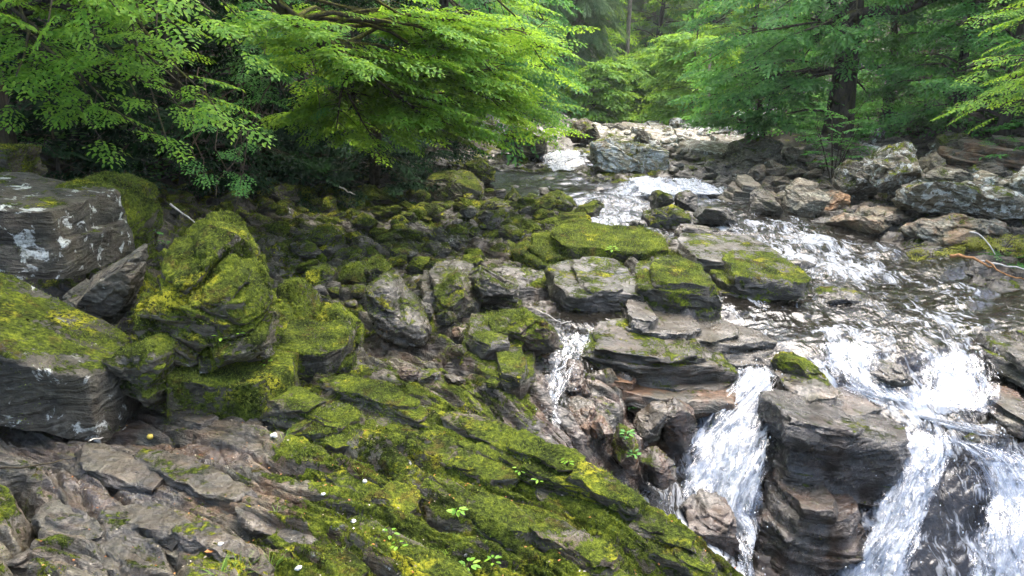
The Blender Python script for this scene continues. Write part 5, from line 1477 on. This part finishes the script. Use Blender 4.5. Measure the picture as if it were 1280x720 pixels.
for i in range(16):
    A = P[8 + i % 4]; az = i * 2.4; t.limb(A, A + np.array((cos(az) * 3, sin(az) * 3, .5)), .05, 7, 1.0, size=(1.2, 1.8))
finish_tree(t, "pine_tree", "tall thin pine with a bare pinkish trunk at the valley end", "tree", b, L_DARK, M_BARK_PALE, GF)
b = on_ground(*pt(887, 140, 33)[:2])
s_ = Soup(); s_.tube([b, pt(886, 100, 33), pt(888, 66, 33)], [.09, .075, .05], 7); s_.tube([pt(886.5, 96, 33), pt(893, 84, 33)], [.025, .012], 5)
obj("dead_stem", s_.build("dead_stem", [M_BARK_PALE], b), None, b, label="pale bare dead stem standing against the leaves left of the big right hand tree", category="dead tree")

# undergrowth: countless low leaves over the forest floor
t = Tree(160, SPRAY_F); rng = t.rng
Yu = 11 * np.exp(rng.random(9000) * math.log(95 / 11)); Xu = rng.uniform(-1.1, 1.1, 9000) * (Yu + 2)
zu, fu = ground(Xu, Yu)
for X, Y, z, soil in zip(Xu, Yu, zu, fu[:, 4]):
    if soil < .75 or (Y < 21 and rng.random() < .75): continue
    a = rng.uniform(0, 6.28)
    t.spray(np.array((X, Y, z + rng.uniform(.05, .5))), np.array((cos(a), sin(a), rng.uniform(-.1, .6))), np.array((0, 0, 1.0)) + rng.normal(size=3) * .4, rng.uniform(.5, 1.0) * (1 + Y / 50))
obj("undergrowth", t.build_crown(L_MID, np.zeros(3), "undergrowth"), None, None, label="low leafy undergrowth covering the forest floor", category="undergrowth", kind='stuff')

# ------------------------------------------------------------------ falling water
DROPS = []
def waterfall(rows, seed, dens=.55, layers=3, bulge=.10, off=.10, nu=90, nv=150, drops=260, name="waterfall"):
    """rows from the lip down: left edge and right edge as photo pixel and distance; several torn sheets, one before the other"""
    L = catmull([pt(*r[:3]) for r in rows], nv); R = catmull([pt(*r[3:6]) for r in rows], nv)
    V, Q, D, U, n = [], [], [], [], 0
    rng = np.random.default_rng(seed)
    u = np.linspace(0, 1, nu)
    for k in range(layers):
        P = L[:, None] + (R - L)[:, None] * u[None, :, None]
        x = P.reshape(-1, 3)
        sp = np.concatenate(([0], np.cumsum(np.linalg.norm(np.diff((L + R) / 2, axis=0), axis=1))))
        vv = np.repeat(sp[:, None], nu, 1).ravel(); uu = np.tile(u, nv)
        wid = np.repeat(np.linalg.norm(R - L, axis=1)[:, None], nu, 1).ravel()
        s2 = np.stack((uu * wid * 5 + seed, vv * 1.6 + k * 9, np.full_like(uu, k * 3.3)), 1)
        push = off + k * .045 + bulge * np.sin(uu * pi) + .07 * fbm3(s2, 4, seed + k) + .035 * fbm3(s2 * np.array((3, 1.2, 1)), 3, seed + 9)
        x = x + np.stack((0.10 * fbm3(s2 * .6 + 5, 3, seed + 3) * (1 if k else .6), -push * .85, push * .5), 1)
        edge = np.minimum(uu, 1 - uu) * 2
        ragged = smooth(0.0, .38, edge + .22 * fbm3(np.stack((uu * 0, vv * 3.0, uu * 2 + k), 1), 3, seed + 5))
        top = smooth(0, .10, vv / sp[-1] + .03 * noise3(s2, 3))
        d = dens * (.15 + .85 * ragged) * (.45 + .55 * top) - .08 * k
        V.append(x); Q.append(grid_quads(nv, nu) + n); D.append(d); n += len(x)
        U.append(np.stack((uu * wid + k * 3.7, vv + k * 5.1), 1))
        pick = rng.integers(0, len(x), drops // layers // 3)
        for p in x[pick]: DROPS.append(p + rng.normal(size=3) * (.10, .07, .09) + (0, -.05, .03))
    me = mesh_np(name, np.concatenate(V), np.concatenate(Q), mats=[M_FALL], attrs={'dens': np.concatenate(D)}, uv=np.concatenate(U))
    return obj(name, me, kind='structure')

waterfall([(918,458,8.8,962,460,8.8),(912,478,8.45,968,474,8.45),(892,505,8.15,972,500,8.15),(862,540,7.85,968,535,7.8),(842,580,7.5,966,580,7.45),(826,612,7.3,960,625,7.2),(820,640,7.1,948,660,7.0)], 1, .68, 3, .10, .10)
waterfall([(890,635,7.1,948,640,7.05),(905,660,6.95,950,665,6.9),(915,690,6.6,940,700,6.6),(912,735,6.4,945,740,6.4)], 2, .62, 2, .05, .08, 50, 80, 90)
waterfall([(1112,536,7.65,1172,540,7.65),(1112,560,7.45,1178,565,7.4),(1098,600,7.2,1172,605,7.15),(1078,650,6.95,1150,655,6.9),(1056,690,6.7,1140,695,6.65),(1035,740,6.45,1130,745,6.4)], 3, .66, 3, .07, .10)
waterfall([(1150,540,7.65,1240,560,7.55),(1195,570,7.4,1290,580,7.4),(1215,620,7.15,1300,620,7.15),(1200,670,6.85,1300,670,6.85),(1180,740,6.5,1300,740,6.5)], 4, .58, 3, .06, .09)
waterfall([(1022,428,9.1,1090,430,9.1),(1024,448,8.8,1098,452,8.75),(1035,475,8.5,1110,480,8.45),(1060,492,8.3,1160,510,8.1)], 5, .60, 3, .05, .09, 70, 90, 150)
waterfall([(1136,440,8.95,1226,440,9.0),(1138,458,8.75,1232,458,8.8),(1140,480,8.45,1238,488,8.4),(1130,505,8.2,1236,520,8.1)], 6, .52, 3, .05, .09, 80, 90, 150)
waterfall([(1030,478,8.4,1075,486,8.4),(1090,506,8.1,1130,512,8.1),(1150,526,7.9,1200,530,7.9),(1210,545,7.75,1260,548,7.75)], 12, .60, 2, .02, .07, 60, 110, 70)
waterfall([(706,420,8.5,738,420,8.5),(700,440,8.1,726,438,8.1),(688,460,7.75,712,460,7.75),(680,480,7.5,708,478,7.5),(676,510,7.2,696,508,7.2),(690,535,6.9,704,530,6.9)], 7, .54, 2, .04, .14, 40, 110, 50)
waterfall([(686,190,24.6,728,190,24.6),(684,205,23.4,728,206,23.4),(682,216,22.2,738,217,22.2)], 8, .80, 2, .05, .12, 40, 40, 40)
waterfall([(784,224,19.6,832,224,19.6),(780,236,18.6,850,236,18.6),(778,247,17.7,895,246,17.7)], 9, .78, 2, .05, .12, 60, 40, 40)
waterfall([(836,226,19.4,872,226,19.4),(838,238,18.5,892,238,18.5),(850,246,17.8,905,246,17.8)], 10, .70, 2, .05, .12, 50, 40, 30)
dm, dv, dq = plain_material("spray", (.75, .8, .86), (.86, .88, .9), 5, .3), [], []
rng = np.random.default_rng(77)
D0, T0 = icosphere(1)
dv = np.concatenate([D0 * rng.uniform(.002, .007) * (1, 1, rng.uniform(1, 2.2)) + p for p in DROPS])
dq = np.concatenate([T0 + i * len(D0) for i in range(len(DROPS))])
obj("spray_drops", mesh_np("spray_drops", dv, tris=dq, mats=[dm]), None, label="white drops of spray thrown up along the waterfalls", category="spray", kind='stuff')

# ------------------------------------------------------------------ little plants, sticks and litter
def blade(soup, base, d, L, w, rng, bend=.5):
    side = np.cross(d, (0, 0, 1.0)); side /= np.linalg.norm(side) + 1e-9
    out = np.array((d[0], d[1], 0)); k = 5
    pts = [base + np.array(d) * L * t + (out * .4 - (0, 0, .5)) * bend * L * t * t for t in np.linspace(0, 1, k)]
    ww = w * np.array((.7, 1, .8, .5, .06))
    v = np.concatenate([np.stack((p - side * a / 2, p + side * a / 2)) for p, a in zip(pts, ww)])
    soup.add(v, [(2 * i, 2 * i + 1, 2 * i + 3, 2 * i + 2) for i in range(k - 1)])
L_GRASS = leaf_material("grass_blade", (0.05, 0.10, 0.015), (0.10, 0.19, 0.03), (0.22, 0.32, 0.05), (0.3, 0.45, 0.06), .4)
def tuft(px, py, label, n=26, L=(.08, .17), w=.006, seed=0, group="grass tufts"):
    h = hit(px, py); rng = np.random.default_rng(seed); s = Soup()
    for _ in range(n):
        a = rng.uniform(0, 6.28); r = rng.uniform(.3, 1.1)
        d = np.array((cos(a) * r, sin(a) * r, 1.0)); d /= np.linalg.norm(d)
        blade(s, h + np.array((cos(a), sin(a), 0)) * rng.uniform(0, .05) - (0, 0, .015), d, rng.uniform(*L), w, rng, rng.uniform(.2, .9))
    obj("grass_tuft", s.build("grass_tuft", [L_GRASS], h), None, h, label=label, category="grass", group=group)
def on_rock(px, py):
    """surface point seen at a pixel: nearest built stone or ground along the view ray"""
    dg = bpy.context.evaluated_depsgraph_get()
    a, b = pt(px, py, 1.0), pt(px, py, 60.0)
    d = Vector(b - a).normalized()
    ok, loc, *_ = scene.ray_cast(dg, Vector(a), d)
    return np.array(loc) if ok else None
from mathutils import Vector
def sprout(px, py, label, n=7, L=.06, H=.07, seed=0, mat=None, group="seedlings"):
    h = on_rock(px, py); rng = np.random.default_rng(seed); s = Soup()
    st = Soup()
    for i in range(n):
        a = i * 2.4 + rng.uniform(-.3, .3); k = rng.uniform(.4, 1)
        q = h + np.array((cos(a) * L * .5, sin(a) * L * .5, H * k))
        st.tube([h - (0, 0, .01), (h + q) / 2 + (0, 0, .01), q], [.0025, .002, .0015], 4)
        v = leaf_verts(L * rng.uniform(.8, 1.2), L * .62) @ (rotz(a - pi / 2) @ rotx(rng.uniform(-.5, .3))).T + q
        s.add(v, LEAF_Q)
    e = empty("seedling", h, label=label, category="plant", group=group)
    obj("leaves", s.build("leaves", [mat or L_BRIGHT], h, False), e)
    obj("stems", st.build("stems", [M_TWIG], h), e)
for i, (x, y, n, L, H, lab) in enumerate([
    (488,672,5,.06,.05,"yellow green seedling above the dark split rock at the bottom"), (498,686,5,.06,.05,"low round leaved seedling just below the yellow green one"),
    (572,648,12,.06,.09,"fullest green seedling in the middle of the mossy foreground rock"), (586,712,9,.07,.07,"bright seedling at the bottom edge of the mossy rock"),
    (649,591,8,.05,.06,"fresh seedling upslope on the mossy foreground rock"), (672,606,8,.05,.07,"grassy seedling just right of the upslope one"),
    (709,582,8,.05,.07,"pale seedling on the crest of the mossy rock by the trickle"), (616,705,7,.05,.06,"dull seedling beside the bright one at the bottom edge"),
    (277,425,7,.075,.05,"glowing leafy sprout on the front of the biggest mossy boulder"), (297,418,4,.06,.04,"little sprout just right of the glowing one"),
    (332,456,5,.06,.05,"sprout in the cleft over the low straight mossy block"), (205,308,8,.10,.12,"leafy sprout on the upper left of the biggest mossy boulder"),
    (194,296,9,.10,.12,"dim fern like sprout behind the top of the tilted slab"), (765,318,10,.11,.14,"green sprout standing on the long bright mossy ledge"),
    (788,512,10,.08,.08,"green weed hanging over the violet slab in the trickle"), (783,548,14,.08,.08,"green weed trailing down the narrow wedge in the trickle"),
    (792,572,12,.07,.07,"lower green weed of the narrow wedge in the trickle")]):
    sprout(x, y, lab, n, L * .72, H * .8, 300 + i, L_MID if i in (11, 12, 14, 15, 16) else L_BRIGHT)
for i, (x, y, n, lab) in enumerate([(300,712,30,"grass tuft at the bottom edge left of the white pebble"), (336,708,34,"grass tuft at the bottom edge beside the white pebble"), (275,716,22,"sparse grass tuft lowest at the bottom left"), (560,688,16,"thin grass in the mossy foreground rock"), (668,575,14,"short grass on the crest of the mossy rock"), (486,495,10,"single thin grass near the top of the mossy slab"), (612,668,16,"straw coloured grass near the fullest seedling")]):
    tuft(x, y, lab, n, (.07, .16), .005, 400 + i)
rg = np.random.default_rng(55)
for i, (x, y) in enumerate([(355,548),(415,566),(452,590),(505,618),(540,600),(610,612),(590,660),(690,640),(730,660),(760,622),(430,640),(395,600),(650,700),(520,700),(345,640),(820,680),(470,520),(560,548)]):
    tuft(x, y, "small tuft of thin grass rooted in a crack of the foreground slab", int(rg.integers(7, 14)), (.04, .10), .004, 600 + i, "small grass tufts in the cracks of the slab")
# yellow weeds and drift wood on the right bank
def weed(px, py, label, seed, mat, n=9, l=.7, h=.35):
    c = hit(px, py); t = Tree(seed, SPRAY_N)
    for j in range(n):
        a = j * 2.4; q = c + np.array((cos(a) * l, sin(a) * l * .5, h * t.rng.uniform(.4, 1.2)))
        t.limb(c - (0, 0, .05), q, .008, 6, .25, size=(.22, .4), start=.3, tilt=.5)
    finish_tree(t, "weed", label, "plant", c, mat, M_TWIG, "weeds of the right bank")
L_YELLOW = leaf_material("leaf_yellow", (0.09, 0.11, 0.012), (0.19, 0.20, 0.025), (0.34, 0.33, 0.05), (0.4, 0.42, 0.06), .4)
for i, (x, y, m, l, h, lab) in enumerate([(1215,312,L_YELLOW,.55,.3,"yellow weed mound in front of the smooth grey and brown boulder"), (1185,300,L_YELLOW,.35,.2,"small yellow weed at the water edge of the right bank"), (1250,318,L_YELLOW,.5,.3,"yellow green weed right of the mound near the driftwood"), (1170,325,L_YELLOW,.25,.2,"green weed drooping to the water left of the driftwood"), (1265,195,L_MID,.6,.4,"green fern on the dark soil of the upper right bank"), (1272,330,L_MID,.35,.2,"green weed at the right edge over the driftwood")]):
    weed(x, y, lab, 500 + i, m, 9, l, h)
def stick(points, r, label, mat, name="driftwood_stick", cat="stick", group=None, lift=.03):
    P = []
    for p in points: P.append(pt(*p) if len(p) == 3 else on_rock(*p) + (0, 0, lift))
    P = np.array(P); c = P.mean(0); s = Soup()
    P2 = catmull(P, max(6, 3 * len(P))); P2[1:-1] += np.random.default_rng(len(label)).normal(size=(len(P2) - 2, 3)) * r * .5
    s.tube(P2, np.linspace(r, r * .45, len(P2)), 6)
    o = obj(name, s.build(name, [mat], c), None, c, label=label, category=cat)
    if group: o['group'] = group
M_BLEACH = bark_material("wood_bleached", (0.30, 0.27, 0.23), (0.62, 0.58, 0.52), 0.0)
M_BROKEN = bark_material("wood_orange", (0.16, 0.075, 0.03), (0.42, 0.22, 0.10), 0.0)
GS = "sticks lying about"
stick([(1188,320,12.4),(1215,322,12.2),(1240,334,11.9)], .035, "orange brown broken branch of the driftwood at the right water edge", M_BROKEN, group=GS)
stick([(1225,326,12.2),(1250,331,12.1),(1285,337,12.0)], .022, "pale grey stick lying right of the orange branch", M_BLEACH, group=GS)
stick([(1232,326,12.0),(1252,340,11.8),(1282,350,11.5)], .02, "lower brown stick dipping to the water at the right edge", M_BROKEN, group=GS)
stick([(1212,290,12.6),(1228,296,12.5),(1244,318,12.3)], .018, "bent grey twig arching over the yellow weeds", M_BLEACH, group=GS)
stick([(1130,312,12.9),(1170,306,12.9),(1220,318,12.6)], .012, "thin twig arching over the water left of the weeds", M_TWIG, group=GS)
stick([(213,255,9.4),(230,268,9.3),(246,279,9.1)], .014, "white stick leaning above the biggest mossy boulder", M_BLEACH, group=GS)
stick([(421,232,16.2),(432,237,16.2),(444,243,16.0)], .022, "white curved stick on the mossy slab of the rubble", M_BLEACH, group=GS)
stick([(672,388,9.0),(688,396,8.9),(702,404,8.8)], .009, "thin bleached twig poking out of the small brown pool", M_BLEACH, group=GS)
stick([(698,405,8.85),(708,403,8.85),(714,402,8.85)], .008, "short pale twig across the end of the pool twig", M_BLEACH, group=GS)
stick([(112,556),(140,548),(158,538)], .006, "thin dry stem lying across the dark crack at the lower left", M_BLEACH, group=GS)
stick([(0,590),(40,588),(90,578)], .008, "long thin twig on the bare rock at the lower left", M_TWIG, group=GS)
M_APPLE = plain_material("yellow_skin", (.55, .40, .05), (.68, .52, .10), 30, .4)
h = on_rock(188, 548)
v, tq = icosphere(3); v = v * .025 * (1, 1, .9); v[:, 2] -= .006 * np.exp(-((v[:, 0] ** 2 + v[:, 1] ** 2) / .00006)) * np.sign(v[:, 2])
o = obj("crab_apple", mesh_np("crab_apple", v, tris=tq, mats=[M_APPLE]), None, h + (0, 0, .015), label="small yellow fallen fruit in the dark crack at the lower left", category="fruit")
sk = Soup(); sk.tube([(0, 0, .017), (.002, 0, .025), (.006, 0, .032)], [.0015, .0012, .001], 5)
obj("stalk", sk.build("stalk", [M_TWIG]), o)
M_PEBBLE = plain_material("white_quartz", (.34, .34, .31), (.56, .55, .52), 25, .5)
for i, (x, y, w, lab) in enumerate([(373,711,.022,"white pebble at the bottom edge beside the grass"), (276,681,.018,"white pebble on the mossy rock above the orange leaf"), (404,618,.016,"pale pebble on the moss left of the bright moss patch"), (456,602,.018,"pale flake on the upper moss edge"), (442,652,.018,"pale pebble low on the rusty moss"), (343,545,.032,"white quartz knob at the edge of the bright moss")]):
    h = on_rock(x, y)
    P, T = rock_shape(np.array([(cos(a) * (1 + .2 * sin(3 * a + i)), sin(a) * .6) for a in np.linspace(0, 6, 9)]) * w, w * .9, 3, 800 + i, p=2.4)
    obj("pebble", mesh_np("pebble", P, tris=T, mats=[M_PEBBLE]), None, h + (0, 0, w * .2), label=lab, category="pebble", group="pale pebbles of the foreground")
M_LEAF_DRY = leaf_material("leaf_dry", (.20, .07, .02), (.34, .13, .04), (.5, .24, .08), (.5, .25, .08), .2)
h = on_rock(264, 690); s = Soup()
s.add(leaf_verts(.055, .04) @ (rotz(1.9) @ rotx(.15)).T + h + (0.02, 0, .008), LEAF_Q)
obj("fallen_leaf", s.build("fallen_leaf", [M_LEAF_DRY], h, False), None, h, label="orange dry leaf lying on the moss near the bottom left", category="leaf")
# countless scraps of leaf and bark on the foreground rock
rng = np.random.default_rng(9); s = Soup()
Xs, Ys = rng.uniform(-3.2, 1.6, 900), rng.uniform(3.2, 6.2, 900)
zs, fs = ground(Xs, Ys)
for x, y, z, d in zip(Xs, Ys, zs, fs[:, 5]):
    if d > -.3: continue
    L = rng.uniform(.008, .022)
    s.add(leaf_verts(L, L * .6) @ (rotz(rng.uniform(0, 6.28)) @ rotx(rng.uniform(-.3, .3)) @ roty(rng.uniform(-.3, .3))).T + (x, y, z + .012), LEAF_Q, int(rng.random() < .45))
M_SCRAP = leaf_material("leaf_scrap", (.10, .08, .05), (.24, .20, .14), (.5, .46, .38), (.4, .35, .25), .1)
obj("leaf_scraps", s.build("leaf_scraps", [M_SCRAP, M_LEAF_DRY], smooth_shade=False), None, label="scraps of dry leaf strewn over the foreground rock", category="leaf litter", kind='stuff')

# moss as it stands up: countless short shoots in cushions on the near rock
M_SHOOT = leaf_material("moss_shoot", (0.024, 0.040, 0.007), (0.074, 0.110, 0.014), (0.22, 0.26, 0.026), (0.30, 0.34, 0.03), .25)
def shoots(P, Nn, rng, L, W):
    n = len(P)
    a = rng.uniform(0, 6.28, n); t = np.stack((np.cos(a), np.sin(a), rng.uniform(-.2, .5, n)), 1)
    d = Nn * .9 + t * .8; d /= np.linalg.norm(d, axis=1)[:, None]
    sx = np.cross(d, Nn + .01); sx /= np.linalg.norm(sx, axis=1)[:, None] + 1e-9
    l = rng.uniform(*L, n)[:, None]; w = rng.uniform(*W, n)[:, None]
    b = P - Nn * .004
    return np.stack((b - sx * w, b + sx * w, b + d * l), 1).reshape(-1, 3)
rng = np.random.default_rng(21)
sv = []
N_ = 420000
Xm = rng.uniform(-3.6, 1.9, N_); Ym = rng.uniform(3.0, 7.6, N_)
zm, fm_ = ground(Xm, Ym)
cl = fbm2(Xm * 2.4, Ym * 2.4, 5, 301, .65) * .55 + fbm2(Xm * 14, Ym * 14, 3, 305) * .35
ok = (fm_[:, 1] - .13 - .14 * smooth(.1, .5, noise2(Xm * .9 + Ym * .5, Ym * 1.6, 143)) + cl > .70) & (fm_[:, 5] < -.2)
h = .02
zx, _ = ground(Xm[ok] + h, Ym[ok]); zy, _ = ground(Xm[ok], Ym[ok] + h)
Nm = np.stack((-(zx - zm[ok]) / h, -(zy - zm[ok]) / h, np.ones(ok.sum())), 1); Nm /= np.linalg.norm(Nm, axis=1)[:, None]
keep = Nm[:, 2] > .45
sv.append(shoots(np.stack((Xm[ok], Ym[ok], zm[ok]), 1)[keep], Nm[keep], rng, (.008, .024), (.0018, .004)))
for o in [o for o in COL.objects if o.type == 'MESH' and o.get('group') in (GL, GM, 'mossy ribs of the foreground slab') and o.location.y < 13.5 and o.get('moss', 0) > .3]:
    me = o.data; nt = len(me.polygons)
    nor = np.zeros(nt * 3, np.float32); cen = np.zeros(nt * 3, np.float32); ar = np.zeros(nt, np.float32)
    me.polygons.foreach_get("normal", nor); me.polygons.foreach_get("center", cen); me.polygons.foreach_get("area", ar)
    nor = nor.reshape(-1, 3); cen = cen.reshape(-1, 3) + np.array(o.location)
    fr = max(1.0, o.location.y / 6.0); n = int(min(26000, ar.sum() * 5200 / fr ** 1.6))
    i = rng.choice(nt, n, p=ar / ar.sum())
    p = cen[i] + rng.normal(size=(n, 3)) * np.sqrt(ar[i])[:, None] * .5
    cl = fbm3(p * 2.4, 5, 311, .65) * .55 + fbm3(p * 14, 3, 315) * .35
    k = (o['moss'] + cl + .35 * nor[i][:, 2] > .92)
    if k.any(): sv.append(shoots(p[k], nor[i][k], rng, (.008 * fr, .026 * fr), (.002 * fr, .0045 * fr)))
v = np.concatenate(sv)
obj("moss_shoots", mesh_np("moss_shoots", v, tris=np.arange(len(v)).reshape(-1, 3), mats=[M_SHOOT], smooth_shade=False), None, label="shaggy green moss shoots covering the near rocks", category="moss", kind='stuff')

# ------------------------------------------------------------------ the damp air of the gorge
gh = G("haze_air")
hv = gh.n("ShaderNodeVolumePrincipled", {'Color': (0.86, 0.93, 0.92), 'Density': 0.0005, 'Anisotropy': 0.2})
gh.nt.links.new(hv.outputs[0], gh.out.inputs[1])
vz = np.array([(x, y, z) for z in (-12.0, 78.0) for y in (-12.0, 190.0) for x in (-230.0, 230.0)])
me = mesh_np("haze", vz, [(0, 2, 3, 1), (4, 5, 7, 6), (0, 1, 5, 4), (2, 6, 7, 3), (0, 4, 6, 2), (1, 3, 7, 5)], mats=[gh.mat], smooth_shade=False)
obj("haze", me, None, label="thin pale haze hanging in the wooded gorge", category="haze", kind='stuff')
